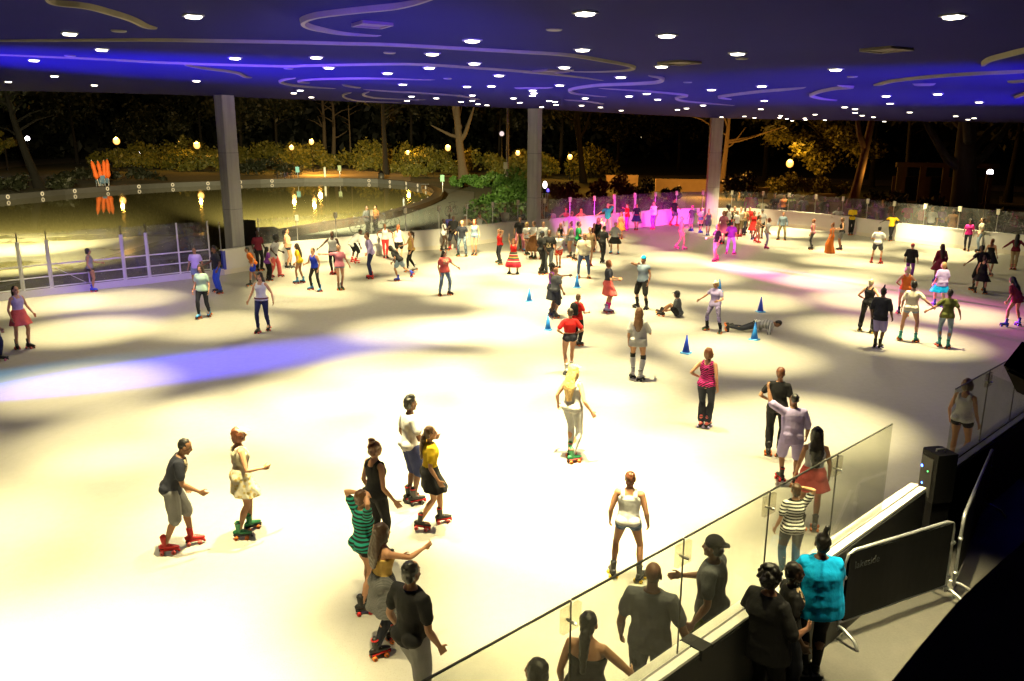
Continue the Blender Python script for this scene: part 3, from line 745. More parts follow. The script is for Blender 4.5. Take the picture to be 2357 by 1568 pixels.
# --- paths
def path_mat(n, c):
    m, nt, b = nodes(n); v = obj_coord(nt); f = noise(nt, v, 3., 6); b.inputs['Roughness'].default_value = .85
    nt.links.new(mixc(nt, f, tuple(x*.75 for x in c), tuple(x*1.15 for x in c)), b.inputs['Base Color']); bump(nt, b, f, .3, .01); return m
pm = path_mat('park_paving', (.34, .3, .24)); pg = path_mat('grey_paving', (.13, .14, .125))
def path(pts, z, m): return poly('path', ccw([tuple(G(x, y, z)[:2]) for x, y in pts]), z, m)
path([(640, 416), (700, 381), (742, 381), (800, 389), (870, 396), (945, 402), (945, 424), (870, 418.8), (780, 417), (690, 417.5)], .004, pm)
path([(-150, 385), (0, 372), (70, 368), (160, 363), (260, 362), (400, 361), (400, 366), (240, 370), (130, 377), (40, 384), (-60, 396)], .004, pm)
path([(1400, 404), (1700, 404), (2200, 420), (2500, 440), (2500, 452), (2200, 434), (1700, 416), (1400, 412)], .004, pm)
path([(2300, 452), (2600, 462), (2600, 486), (2300, 470)], .008, pm)
ln = [tuple(BP[2]+np.array([-.1, .5])), tuple(BP[3]+np.array([-.1, .5])), tuple(BP[6]+np.array([-.1, .5])), tuple(BP[9]+np.array([-.4, .5])), tuple(BP[11]+np.array([-.3, .6])), tuple(BP[14]+np.array([0, .6]))]
bk = [tuple(G(1600, 452)[:2]), tuple(G(1350, 462)[:2]), tuple(G(1200, 474)[:2]), tuple(G(1090, 462)[:2]), tuple(G(1092, 442)[:2]), tuple(G(1040, 436)[:2]), tuple(G(1004, 432)[:2]), tuple(G(1020, 446)[:2]), tuple(G(1015, 458)[:2]), tuple(G(970, 482)[:2]), tuple(G(890, 506)[:2]), tuple(G(800, 524)[:2]), tuple(G(660, 548)[:2])]
poly('path', ccw(ln+bk), .006, pg)
# right-hand apron beyond the boards
ap = [tuple(BP[14]+np.array([.2, .6])), tuple(BP[17]+np.array([.6, .4])), tuple(BP[-1]+np.array([.7, .2])), (52, 40), (58, 60), (34, 72), tuple(G(1600, 452)[:2])]
poly('path', ccw(ap), .010, path_mat('dark_paving', (.13, .12, .11)))
# --- dasher boards
bw = mat('white_board', (.72, .7, .68), .38, var=.05, scale=2); cap_m = mat('board_cap', (.78, .77, .74), .35, var=.04); kick = mat('kick_strip', (.75, .7, .6), .45, var=.08)
alu = mat('aluminium', (.62, .62, .63), .35, .8, var=.06); black_p = mat('black_panel', (.012, .012, .013), .5, var=.2); GL = glass_mat(); GLN = glass_mat('near_glass', (.9, .91, .86), .05, .9)
bluep = mat('blue_panel', (.03, .05, .4), .45, var=.06); bracket = mat('post_bracket', (.8, .75, .6), .5, 0., var=.08)
def resample(L, step):
    out = [L[0]]; acc = 0; L = [np.asarray(p, float) for p in L]
    for a, b_ in zip(L[:-1], L[1:]):
        d = np.linalg.norm(b_-a); t = step-acc
        while t <= d: out.append(a+(b_-a)*t/d); t += step
        acc = d-(t-step)
    return out
fb = empty('rink_boards', (BP[8][0], BP[8][1], 0)); tag(fb, 'long white rink boards with glass panes on posts along the far side', 'rink boards')
seg = resample(BP, 2.0)
mb = MB(); strip(mb, BP[1:], 0.004, BH-.04, .0, .12); part(mb, 'board_panel', bw, fb)
mb = MB(); strip(mb, [BP[0], BP[0]+(BP[1]-BP[0])*.10], .004, BH-.038, -.004, .122); part(mb, 'blue_board', bluep, fb)
mb = MB(); strip(mb, [BP[0]+(BP[1]-BP[0])*.1, BP[1]], .004, BH-.04, 0, .12); part(mb, 'board_panel', bw, fb)
mb = MB(); strip(mb, BP, BH-.04, BH, -.02, .22); part(mb, 'cap_rail', cap_m, fb)
mb = MB(); strip(mb, BP, .006, .22, -.018, -.002); part(mb, 'kick_strip', kick, fb)
for i, p in enumerate(seg):
    if i+1 >= len(seg): break
    nx = seg[i+1]; t = nx-p; L = np.linalg.norm(t); t /= L; nn = np.array([-t[1], t[0]])
    a = p+nn*.09; b_ = nx+nn*.09
    xp, _ = proj((a[0], a[1], 1.5))
    if i >= 1:
        mb = MB(); mb.bar((a[0]+t[0]*.03, a[1]+t[1]*.03, BH+.56), (b_[0]-t[0]*.03, b_[1]-t[1]*.03, BH+.56), .012, 1.1); part(mb, 'glass_pane', GL, fb)
    mb = MB(); mb.box((a[0], a[1], (BH+GH)/2), (.016, .016, (GH-BH)/2)); part(mb, 'glass_post', alu, fb)
    if xp > 620:
        mb = MB(); R = np.stack([V3(t[0], t[1], 0), V3(nn[0], nn[1], 0), V3(0, 0, 1)], 1); mb.box((a[0], a[1], GH-.13), (.085, .035, .14), R); part(mb, 'post_bracket', bracket, fb)
    if 1395 < xp < 1500:
        mb = MB(); mb.tube([(a[0]-nn[0]*.05, a[1]-nn[1]*.05, BH), (a[0]-nn[0]*.05, a[1]-nn[1]*.05, GH-.12)], .085, 10); part(mb, 'post_pad', mat('pad_foam', (.55, .5, .55), .7, var=.05), fb, True)
# --- glass gate on the left
gt = empty('glass_gate', (GP[2][0], GP[2][1], 0)); tag(gt, 'silver framed see-through rink gates with low kick plate at the left', 'gate')
g0, g1 = GP[0]-gdir*2.5, GP[-1]
mb = MB(); strip(mb, [g0, g1], .004, .26, -.03, .03); part(mb, 'kick_plate', mat('kick_plate', (.5, .48, .55), .45, var=.06), gt)
fr = mat('gate_frame', (.68, .68, .7), .4, .25, var=.06)
def gp(pxx, z, o=.06):
    t = np.linalg.norm(GP[-1]-GP[0])
    lo, hi = -6., t+1
    for _ in range(50):
        m_ = (lo+hi)/2; p = GP[0]+gdir*m_
        if proj((p[0], p[1], z))[0] < pxx: lo = m_
        else: hi = m_
    p = GP[0]+gdir*lo+gout*o; return V3(p[0], p[1], z)
posts = [-45, 55, 121, 290, 346, 417, 487]
for i, xx in enumerate(posts):
    w = .05 if xx in (417, 487) else .1
    p = gp(xx, .3); mb = MB(); mb.bar(p+V3(0, 0, -.05), V3(p[0], p[1], 2.0 if xx in (55, 121, 290, 346) else 2.3), w, w); part(mb, 'gate_post', fr, gt)
    if w > .09:
        mb = MB(); mb.bar(V3(p[0], p[1], 2.0), V3(p[0], p[1], 2.34), .035, .035, 0); part(mb, 'post_tip', mat('dark_rubber', (.03, .03, .03), .7, var=0), gt)
allx = posts
for a, b_ in zip(allx[:-1], allx[1:]):
    p, r = gp(a, .3), gp(b_, .3)
    for z, w in ((1.12, .05), (.68, .04), (.3, .04)):
        mb = MB(); mb.bar(V3(p[0], p[1], z), V3(r[0], r[1], z), w, w); part(mb, 'gate_rail', fr, gt)
    d = r-p; dl = d/np.linalg.norm(d)
    mb = MB(); mb.bar(p+dl*.06+V3(0, 0, 1.42), r-dl*.06+V3(0, 0, 1.42), .012, 1.1); part(mb, 'glass_pane', GL, gt)
    mb = MB(); mb.bar(p+dl*.06+V3(0, 0, .4), r-dl*.06+V3(0, 0, .4), .01, .78); part(mb, 'lower_pane', GL, gt)
    if np.linalg.norm(d) > 1.8:
        for t in ((.3, .72) if np.linalg.norm(d) > 2.6 else (.5,)):
            q = p+d*t; mb = MB(); mb.bar(V3(q[0], q[1], .3), V3(q[0], q[1], 1.12), .035, .035); part(mb, 'gate_strut', fr, gt)
        mb = MB(); mb.bar(V3(*(p+d*.06)[:2], 1.0), V3(*(p+d*.45)[:2], .32), .015, .015); part(mb, 'gate_brace', fr, gt)
# --- near boards
def near_boards(a, b_, label, x_ends, lit=True):
    r = empty('rink_boards', (a[0], a[1], 0)); tag(r, label, 'rink boards')
    def off(p, o): return p+nout*o
    mb = MB(); strip(mb, [a, b_], .004, 1.16, -.1, -.0); part(mb, 'board_panel', bw, r)
    mb = MB(); strip(mb, [off(a, .02), off(b_, .02)], .004, 1.14, -.17, -.0); part(mb, 'outer_panel', black_p, r)
    mb = MB(); strip(mb, [off(a, -.02), off(b_, -.02)], 1.16, 1.2, -.10, -.0); part(mb, 'cap_rail', cap_m if lit else mat('shaded_cap', (.3, .3, .31), .5), r)  # unlit boards get a darker cap copy, shade put into its colour
    mb = MB(); strip(mb, [off(a, -.02), off(b_, -.02)], 1.16, 1.19, -.20, -.115); part(mb, 'cap_ledge', cap_m if lit else mat('shaded_cap', (.3, .3, .31), .5), r)
    mb = MB(); strip(mb, [off(a, -.02), off(b_, -.02)], 1.15, 1.165, -.115, -.10); part(mb, 'cap_groove', black_p, r)
    L = np.linalg.norm(b_-a); n = max(1, round(L/1.52))
    be = b_-ndir*1.12 if lit else b_
    for i in range(n):
        p, q = off(a+(be-a)*i/n, .07), off(a+(be-a)*(i+1)/n, .07); t = (q-p)/np.linalg.norm(q-p)*.012
        mb = MB(); mb.bar((*(p+t), 1.77), (*(q-t), 1.77), .014, 1.13); part(mb, 'glass_pane', GLN, r)
        mb = MB(); mb.bar((*(p+t), 2.337), (*(q-t), 2.337), .016, .012); part(mb, 'pane_edge', mat('pane_edge', (.05, .05, .04), .5, var=0), r)
        if i:
            mb = MB(); mb.bar((*p, 1.2), (*p, 2.33), .016, .012); part(mb, 'pane_joint', mat('pane_edge', (.05, .05, .04), .5, var=0), r)
            mb = MB(); R = np.stack([V3(ndir[0], ndir[1], 0), V3(nout[0], nout[1], 0), V3(0, 0, 1)], 1); mb.box((*p, 2.19), (.1, .02, .1), R); part(mb, 'pane_clip', glass_mat('clip_plastic', (.93, .91, .84), .06, 1.), r)
            mb = MB(); mb.tube([(*(p-nout*.03), 2.16), (*(p+nout*.05), 2.16)], .014, 8); part(mb, 'clip_bolt', alu, r)
    return r
nb = near_boards(NS, NB, 'near rink boards with tall glass, bright white cap and black outer face', None)
mb = MB(); k = G(1600, 1492, 1.2)[:2]; k = NA+ndir*((k-NA)@ndir); k2 = k+ndir*.16
strip(mb, [k, k2], 1.1, 1.206, -.21, .03); part(mb, 'black_clamp', black_p, nb)
near_boards(NC, ND, 'dim rink boards with glass beyond the loudspeaker', None, False)
# --- canopy: one navy roof slab with carved wave lines
def ceil_mat():
    m, nt, b = nodes('navy_ceiling'); v = obj_coord(nt); f = noise(nt, v, .6, 5); g = noise(nt, v, 30, 4)
    nt.links.new(mixc(nt, f, (.0058, .0058, .075), (.0075, .0074, .095)), b.inputs['Base Color']); b.inputs['Roughness'].default_value = .9; b.inputs['Specular IOR Level'].default_value = .04; bump(nt, b, g, .15, .01); return m
edge_px = [(-120, 204), (0, 209), (250, 214), (500, 222), (750, 232), (1000, 243), (1230, 251), (1440, 262), (1640, 272), (1850, 276.5), (2100, 279.5), (2357, 283), (2500, 285)]
EP = [C(x, y)[:2] for x, y in edge_px]
roof = empty('canopy_roof', (0, 20, 0)); tag(roof, 'wide navy rink canopy with carved curving lines in its ceiling', 'canopy')
outl = [tuple(p) for p in EP]+[(EP[-1][0]+6, 30), (40, -12), (-30, -12), (EP[0][0]-3, EP[0][1]-8)]
outl = ccw(outl); n = len(outl)
mb = MB(); mb.add([(x, y, ceil_z(x, y)) for x, y in outl]+[(x, y, ceil_z(x, y)+.75) for x, y in outl], [tuple(range(n-1, -1, -1)), tuple(range(n, 2*n))]+[(i, (i+1) % n, n+(i+1) % n, n+i) for i in range(n)])
part(mb, 'ceiling_slab', ceil_mat(), roof)
gm = mat('groove_edge', (.2, .18, .14), .8, var=.15, scale=4)
def U(*p): return [px('u', *q) for q in p]
def Vv(*p): return [px('v', *q) for q in p]
def Ww(*p): return [px('w', *q) for q in p]
def X(*p): return [px('x', *q) for q in p]
GROOVES = [
 (U((380, -30), (450, 0), (700, 25), (900, 75), (1100, 140), (1230, 205), (1320, 232)), .17),
 (Vv((1500, -40), (1330, 0), (1150, 30), (900, 55), (600, 90), (450, 115), (360, 155), (390, 195), (500, 228), (700, 270), (1020, 300)), .17),
 (U((-100, 338), (0, 336), (600, 330), (1280, 325), (2000, 335))+Vv((200, 342), (700, 355), (1200, 370), (2357, 435))+Ww((300, 432), (600, 455), (900, 505), (1080, 540), (1130, 565), (1060, 587), (850, 600), (580, 602)), .13),
 (U((-100, 450), (0, 457), (800, 490), (1500, 525), (2357, 550))+Vv((400, 545), (900, 535), (1300, 533), (1700, 555), (2357, 605))+Ww((200, 597), (400, 615), (700, 650), (870, 678)), .12),
 (U((1550, 545), (1700, 565), (1900, 590), (2000, 610), (2060, 640), (2120, 652)), .14),
 (Vv((300, 655), (200, 665), (168, 685), (250, 707), (400, 725), (640, 745)), .15),
 (Vv((420, 698), (330, 687), (345, 674), (450, 662), (700, 655), (1000, 655), (1475, 672)), .13),
 (Vv((770, 778), (720, 785), (698, 805), (750, 830), (870, 850), (1200, 862)), .15), (Vv((920, 770), (882, 780), (868, 795), (920, 812), (1030, 825), (1400, 840)), .14),
 (Vv((870, 752), (1200, 770), (1600, 795), (1760, 815), (1850, 838)), .13),
 (Ww((1250, 635), (1345, 645), (1372, 662), (1300, 683), (1100, 695), (850, 705), (700, 722), (610, 740), (585, 757), (650, 785), (900, 815)), .2),
 (Ww((830, 742), (1200, 760), (1500, 785), (1575, 799), (1540, 808), (1480, 822), (1550, 845), (1800, 870), (1975, 888)), .16),
 (X((410, 778), (200, 790), (0, 806))+Ww((1880, 800), (1852, 813), (1950, 835)), .2), (X((690, 760), (830, 768), (700, 775), (560, 800), (480, 828), (455, 845), (560, 875), (690, 893)), .2),
 (X((2600, 615), (2357, 625), (1900, 645), (1500, 675), (1200, 710), (1070, 742), (1015, 757)), .17), (X((2600, 380), (2357, 430), (2200, 470), (2060, 510), (2000, 550), (1990, 575)), .2), (X((2500, 790), (2357, 830), (2270, 865)), .22), (X((1360, 748), (1570, 745)), .15), (X((2210, 725), (2357, 712), (2500, 705)), .16),
 (Ww((120, 738), (260, 736), (450, 735)), .12), (Ww((540, 838), (700, 845), (800, 860), (875, 874)), .14), (Vv((690, 712), (850, 738)), .12)]
def smooth_line(P_, n=6):
    P_ = [np.asarray(p, float) for p in P_]; out = []
    for i in range(len(P_)-1):
        a, b_, c, d = P_[max(i-1, 0)], P_[i], P_[i+1], P_[min(i+2, len(P_)-1)]
        for t in np.arange(n)/n:
            out.append(.5*((2*b_)+(-a+c)*t+(2*a-5*b_+4*c-d)*t*t+(-a+3*b_-3*c+d)*t**3))
    return out+[P_[-1]]
for pts, h in GROOVES:
    W = smooth_line([C(*p)[:2] for p in pts], 7); n = len(W); mb = MB(); rs = []
    for i, p in enumerate(W):
        t = W[min(i+1, n-1)]-W[max(i-1, 0)]; t /= np.linalg.norm(t)+1e-9; nn = np.array([-t[1], t[0]])
        u = i/(n-1); k = min(1, math.sin(PI*min(max(u, .0), 1))**.5*1.15+.06); w = .03+.055*k; hh = h*k*.36
        z = ceil_z(*p)
        rs.append([(*(p-nn*w/2), z+.02), (*(p+nn*w/2), z+.02), (*(p+nn*w*.28), z-hh), (*(p-nn*w*.28), z-hh)])
    mb.rings(rs); part(mb, 'wave_line', gm, roof, False)
# --- downlights
LAMPS = [('p', *q) for q in [(160, 75), (445, 34), (234, 112), (78, 137), (541, 132), (728, 130), (757, 154), (125, 174), (19, 187), (217, 195), (452, 185), (1087, 91), (995, 122), (988, 154), (892, 167), (1092, 144), (927, 193), (1149, 172), (1347, 27), (1535, 79), (1341, 112), (1299, 153), (1698, 121), (1523, 151), (1429, 176), (1075, 198), (1131, 197), (2195, 34), (1924, 158)]]
LAMPS += [('v', *q) for q in [(285, 780), (338, 757), (432, 815), (1275, 808), (1238, 845), (1483, 823), (1787, 798), (1787, 843), (1693, 853), (1835, 873), (1910, 882), (2295, 756), (2305, 780), (2293, 801), (2133, 823), (2187, 860)]]
LAMPS += [('w', *q) for q in [(503, 713), (415, 845), (463, 853), (472, 879), (350, 898), (717, 823), (687, 884), (846, 900), (1020, 927), (1087, 806), (1235, 784), (1328, 833), (1495, 920), (1570, 909), (1710, 883), (1780, 750), (2205, 720), (2225, 843), (2195, 915), (2057, 977), (2142, 989), (1865, 983)]]
LAMPS += [('x', *q) for q in [(185, 1030), (175, 1048), (240, 1058), (288, 1075), (400, 1053), (407, 1066), (492, 1019), (580, 1070), (757, 953), (850, 970), (850, 1003), (913, 1028), (1013, 1043), (1127, 853), (1162, 920), (1110, 1082), (1337, 999), (1588, 835), (1748, 1034), (1858, 1064), (1912, 1052), (1957, 908)]]
LP = [C(*px(*q)) for q in LAMPS]
lamp_e = emit('lamp_diffuser', (1., .9, .72), 9.); lamp_f = mat('lamp_frame', (.3, .3, .33), .5, var=0)
fm = MB(); s = .1
for a, b_ in (((-s, -s), (s, -s)), ((s, -s), (s, s)), ((s, s), (-s, s)), ((-s, s), (-s, -s))): fm.bar((*a, -.01), (*b_, -.01), .02, .02)
FRAME = fm.mesh('frame', lamp_f); dm = MB(); dm.rings([[(.09*k*math.copysign(abs(math.cos(a))**.55, math.cos(a)), .09*k*math.copysign(abs(math.sin(a))**.55, math.sin(a)), z) for a in np.linspace(0, 2*PI, 25)[:-1]] for z, k in ((0, 1), (-.028, 1), (-.038, .93), (-.042, .8))]); DIFF = dm.mesh('diffuser', lamp_e)
EXTRA = []
for p in LP+EXTRA:
    o = empty('ceiling_light', (p[0], p[1], ceil_z(p[0], p[1])), .6); tag(o, 'small bright square downlight set in the navy ceiling', 'ceiling light', 'downlights across the canopy ceiling')
    link(bpy.data.objects.new('frame', FRAME), o); link(bpy.data.objects.new('diffuser', DIFF), o)
# vents and round ceiling speakers
for (c, x, y, r, lab) in (('v', 945, 195, .19, 'square pale vent inside the large ceiling hook curve'), ('w', 1510, 520, .27, 'flat pale vent right of the ceiling loop, near two lamps'), ('w', 430, 593, .28, 'thin pale vent within the big ceiling loop'), ('x', 1130, 432, .25, 'grey vent high on the right of the dark ceiling')):
    p = C(*px(c, x, y)); o = empty('ceiling_vent', (p[0], p[1], ceil_z(p[0], p[1])), .55); tag(o, lab, 'vent')
    mb = MB()
    for a, b_ in (((-r, -r), (r, -r)), ((r, -r), (r, r)), ((r, r), (-r, r)), ((-r, r), (-r, -r))): mb.bar((*a, -.02), (*b_, -.02), .03, .04)
    mb.build('frame', mat('vent_metal', (.16, .135, .11), .5, .1), o); mb = MB()
    for t in np.linspace(-r*.8, r*.8, 6): mb.bar((-r+.02, t, -.015), (r-.02, t, -.015), r*.2, .01)
    mb.build('slat', mat('vent_metal', (.16, .135, .11), .5, .1), o)
cs = MB(); cs.tube([(0, 0, .01), (0, 0, -.012), (0, 0, -.02)], [.105, .105, .09], 24, False); CSM = cs.mesh('ceiling_speaker', mat('speaker_grille', (.12, .115, .12), .6, var=.1, scale=80), True)
for (c, x, y) in (('u', 1000, 257), ('v', 1090, 442), ('w', 455, 245), ('w', 2035, 490), ('u', 590, 467), ('v', 240, 575), ('v', 1580, 660), ('x', 825, 683), ('w', 580, 588), ('w', 1580, 691)):
    p = C(*px(c, x, y)); o = link(bpy.data.objects.new('ceiling_speaker', CSM)); o.location = (p[0], p[1], ceil_z(p[0], p[1])); tag(o, 'small round unlit speaker in the navy ceiling', 'ceiling speaker', 'round ceiling speakers')
# --- pillars
def conc():
    m, nt, b = nodes('pillar_concrete'); v = obj_coord(nt); f = noise(nt, v, 3, 6); g = noise(nt, v, 45, 4); s = noise(nt, obj_coord(nt, (4, 4, .25)), 1.5, 4)
    c = mixc(nt, f, (.34, .34, .34), (.44, .43, .42)); c = mixc(nt, ramp(nt, s, [(.4, 0.), (.7, .4)]), c, (.17, .17, .18)); nt.links.new(c, b.inputs['Base Color']); b.inputs['Roughness'].default_value = .8; bump(nt, b, g, .4, .01); return m
PC = conc()
def pillar(xc, ybase, w, d, rot, label):
    g = G(xc, ybase); h = ceil_z(g[0], g[1])+.02; o = empty('pillar', (g[0], g[1], 0), rot); tag(o, label, 'pillar')
    mb = MB(); s = .03; rs = []
    for z in (0, h): rs.append([(-w+s, -d, z), (w-s, -d, z), (w, -d+s, z), (w, d-s, z), (w-s, d, z), (-w+s, d, z), (-w, d-s, z), (-w, -d+s, z)])
    mb.rings(rs); mb.build('shaft', PC, o)
    mb = MB()
    for z in (h*.36, h*.68): mb.box((0, 0, z), (w+.003, d+.003, .006))
    mb.build('joint_line', mat('joint_dark', (.07, .07, .075), .9, var=0), o); return o  # thin dark joint bands round the shaft
pillar(546, 622, .26, .33, -.55, 'concrete pillar nearest the left, rising behind the black speaker stack')
pillar(1228, 566, .29, .3, -.42, 'concrete pillar in the middle beside the green bushes and truss')
pillar(1635, 518, .4, .36, -.1, 'farthest concrete pillar, behind the pink-lit end of the rink')
# --- things by the near gap
def spk(loc, rot, label, sx=.24, sy=.24, h=.72, z0=0.):
    o = empty('loudspeaker', loc, rot); tag(o, label, 'loudspeaker')
    mb = MB(); rs = []
    for z in (z0, z0+h): rs.append([(-sx, -sy*.8, z), (-sx*.7, -sy, z), (sx*.7, -sy, z), (sx, -sy*.8, z), (sx, sy, z), (-sx, sy, z)])
    mb.rings(rs); mb.build('cabinet', mat('speaker_cabinet', (.007, .007, .008), .6, bmp=.3, scale=90, spec=.15), o)
    mb = MB(); mb.box((0, -sy-.008, z0+h*.5), (sx*.66, .008, h*.45)); mb.build('grille', mat('speaker_mesh', (.03, .03, .033), .5, .5, scale=150, bmp=.6), o)
    mb = MB(); mb.tube([(-.07, .02, z0+h), (-.07, .02, z0+h+.035), (.07, .02, z0+h+.035), (.07, .02, z0+h)], .012, 8); mb.build('handle', mat('handle_metal', (.5, .5, .5), .4, .6, var=0), o, True)
    return o
e_blue = emit('blue_led', (.05, .15, 1.), 14.); e_green = emit('green_led', (.1, 1., .2), 4.)
g = NB+ndir*.52+nout*.12
o = spk((g[0], g[1], 0), math.atan2(ndir[1], ndir[0])+2.6, 'black powered loudspeaker with blue lights between the two near boards', .155, .17, .7, .86)
mb = MB(); mb.box((0, 0, .425), (.14, .15, .43)); mb.build('stand', mat('stand_black', (.006, .006, .007), .7, bmp=.2, spec=.1), o)
for (x, z, m_, r) in ((-.1, 1.32, e_blue, .022), (.02, 1.28, e_green, .012), (-.06, 1.08, e_blue, .016)):
    mb = MB(); mb.ell((.162, x, z), (.012, r, r), None, 10, 6); mb.build('indicator_light', m_, o, True)
mb = MB(); mb.box((.161, -.01, 1.2), (.006, .11, .28)); mb.build('rear_panel', mat('rear_panel', (.03, .03, .032), .35, .5), o)
# crowd barriers
steel = mat('galvanised_steel', (.5, .52, .54), .35, .75, var=.15, scale=8)
def barrier(a, b_, label, hgt=1.08, word=None):
    a = np.asarray(a, float); b_ = np.asarray(b_, float); d = b_-a; L = np.linalg.norm(d[:2]); rot = math.atan2(d[1], d[0])
    o = empty('crowd_barrier', (a[0], a[1], 0), rot); tag(o, label, 'barrier'); r = .021
    mb = MB(); mb.tube([(0, 0, .12), (0, 0, hgt-.14), (.04, 0, hgt-.04), (.14, 0, hgt), (L-.14, 0, hgt), (L-.04, 0, hgt-.04), (L, 0, hgt-.14), (L, 0, .12)], r, 10); mb.tube([(0, 0, .2), (L, 0, .2)], r*.8, 8); mb.build('frame', steel, o, True)
    for x in (.0, L):
        mb = MB(); mb.tube([(x, -.3, .02), (x, -.24, .1), (x, -.08, .16), (x, .08, .16), (x, .24, .1), (x, .3, .02)], r*.9, 8); mb.build('foot', steel, o, True)
        mb = MB(); mb.tube([(x-.03, 0, .78), (x+.03, 0, .78)], .03, 8); mb.tube([(x-.03, 0, .3), (x+.03, 0, .3)], .03, 8); mb.build('hinge_hook', steel, o, True)
    mb = MB(); rs = []
    for x in np.linspace(.05, L-.05, 16):
        y = .006*math.sin(x*7); rs.append([(x, -.024+y, .22), (x, .024+y, .22), (x, .024+y, hgt-.02), (x, -.024+y, hgt-.02)])
    mb.rings(rs); mb.build('black_banner', mat('banner_vinyl', (.007, .0075, .009), .65, bmp=.3, scale=6, spec=.2), o)
    if word:
        cu = bpy.data.curves.new('lettering', 'FONT'); cu.body = word; cu.size = .13; cu.extrude = .001; t = bpy.data.objects.new('lettering', cu); COL.objects.link(t)
        bpy.context.view_layer.update(); me = bpy.data.meshes.new_from_object(t.evaluated_get(bpy.context.evaluated_depsgraph_get())); bpy.data.objects.remove(t)
        me.materials.clear(); me.materials.append(mat('faded_ink', (.03, .034, .04), .6, var=.5, scale=30)); t = link(bpy.data.objects.new('lettering', me), o); t.rotation_euler = (PI/2, 0, 0); t.location = (.13, -.034, hgt-.22)
    return o
barrier(G(1925, 1468), G(2172, 1378), 'silver crowd barrier with black banner right of the turquoise shirt', 1.1, 'lakeside')
barrier(G(2192, 1366), G(2262, 1180), 'second crowd barrier receding into the dark behind the first one', 1.1)
# black slab near the camera and the dark fixture at the frame edge
ppx = [(2030, 1600), (2052, 1568), (2112, 1494), (2162, 1434), (2202, 1388), (2242, 1349), (2300, 1296), (2357, 1248), (2440, 1190)]
mb = MB(); rs = []
for x, y in ppx:
    p = G(x, y, 4.35); q = p+V3(.9, -.55, 0)
    rs.append([(p[0], p[1], 4.35), (q[0], q[1], 4.35), (q[0], q[1], 3.2), (p[0]+.1, p[1]-.08, 3.2)])
mb.rings(rs); o = mb.build('black_slab', mat('slab_black', (.006, .006, .006), .9, var=.2)); tag(o, 'black slab across the lower right corner', 'terrace wall')
p = G(2352, 874, 5.1); o = empty('flood_light', tuple(p), .5); tag(o, 'dark boxy unlit floodlight poking in at the right frame edge', 'floodlight')
mb = MB(); Rb = rz(.25)@ry(.6)@rx(.3); mb.box((.05, 0, .01), (.085, .04, .038), Rb); mb.build('housing', mat('floodlight_housing', (.005, .004, .004), .9, bmp=.2, spec=.05), o)
mb = MB(); mb.box(tuple(V3(.05, 0, .01)+Rb@V3(0, .0, -.041)), (.07, .03, .004), Rb); mb.build('visor', mat('visor_brown', (.012, .008, .005), .9, var=.1, spec=.05), o)
mb = MB(); mb.tube([V3(.1, 0, .0), V3(.5, -.1, -.2), V3(1.2, -.3, -1.)], .03, 8); mb.build('arm', mat('floodlight_housing', (.005, .004, .004), .9, bmp=.2, spec=.05), o, True)
# --- cones
cone_blue = mat('cone_plastic', (.03, .3, .9), .4, var=.05); cone_navy = mat('cone_plastic_dark', (.012, .06, .62), .4, var=.05)
def cone(x, y, mm, label, top=None):
    g = G(x, y); o = empty('traffic_cone', (g[0], g[1], 0), .3*x); tag(o, label, 'cone', 'blue cones on the rink')
    h = height_at(g, top); mb = MB(); b_ = h*.27
    mb.tube([(0, 0, .025), (0, 0, h*.5), (0, 0, h*.97)], [b_*.78, b_*.46, b_*.12], 20, False); mb.tube([(0, 0, h*.95), (0, 0, h)], [b_*.15, b_*.11], 14); mb.build('cone_body', mm, o, True)
    mb = MB(); s = b_; rs = []
    for z, k in ((0, 1.), (.025, .97), (.035, .9)): rs.append([(s*k*cx, s*k*cy, z) for cx, cy in ((-1, -.8), (-.8, -1), (.8, -1), (1, -.8), (1, .8), (.8, 1), (-.8, 1), (-1, .8))])
    mb.rings(rs); mb.build('cone_base', mat('cone_base', (.1, .42, .85), .45, var=.05), o)
cone(1218, 694, cone_blue, 'light blue cone left of the couple hugging', 664)
cone(1328, 662, cone_blue, 'light blue cone behind the woman wearing a backpack', 631)
cone(1261, 760, cone_blue, 'light blue cone beside the woman in the red cropped sweater', 725)
cone(1655, 671, cone_blue, 'blue cone behind the skater in lilac with a cap', 642)
cone(1750, 718, cone_navy, 'dark blue cone standing alone right of the lilac skater', 684)
cone(1579, 813, cone_navy, 'dark blue cone in front, left of the zebra-top skater', 772)
cone(1736, 782, cone_blue, 'blue cone in front of the man lying on the floor', 743)
# ------------------------------------------------------------------ the park at night
def leaf_mat(name, c, c2):
    m, nt, b = nodes(name); v = obj_coord(nt); f = noise(nt, v, .9, 4); g = noise(nt, v, 9, 2)
    nt.links.new(mixc(nt, ramp(nt, mixc(nt, .5, f, g), [(.35, 0.), (.65, 1.)]), c, c2), b.inputs['Base Color']); b.inputs['Roughness'].default_value = .6
    return m
LEAF = leaf_mat('leaves', (.06, .065, .008), (.16, .15, .02)); LEAF_SHADE = leaf_mat('shaded_leaves', (.005, .008, .002), (.016, .02, .005)); LEAFG = leaf_mat('fresh_leaves', (.03, .085, .01), (.09, .2, .03)); LEAFR = leaf_mat('reddish_leaves', (.09, .04, .03), (.16, .09, .05))  # lamp glow and night shade are put into the first two leaf colours
BARK_LIT = mat('lit_bark', (.16, .12, .08), .9, var=.35, scale=6, bmp=.8); BARK_SHADE = mat('shaded_bark', (.007, .006, .005), .9, var=.35, scale=6, bmp=.8)  # lit and shaded copies of one bark, light put into the colour
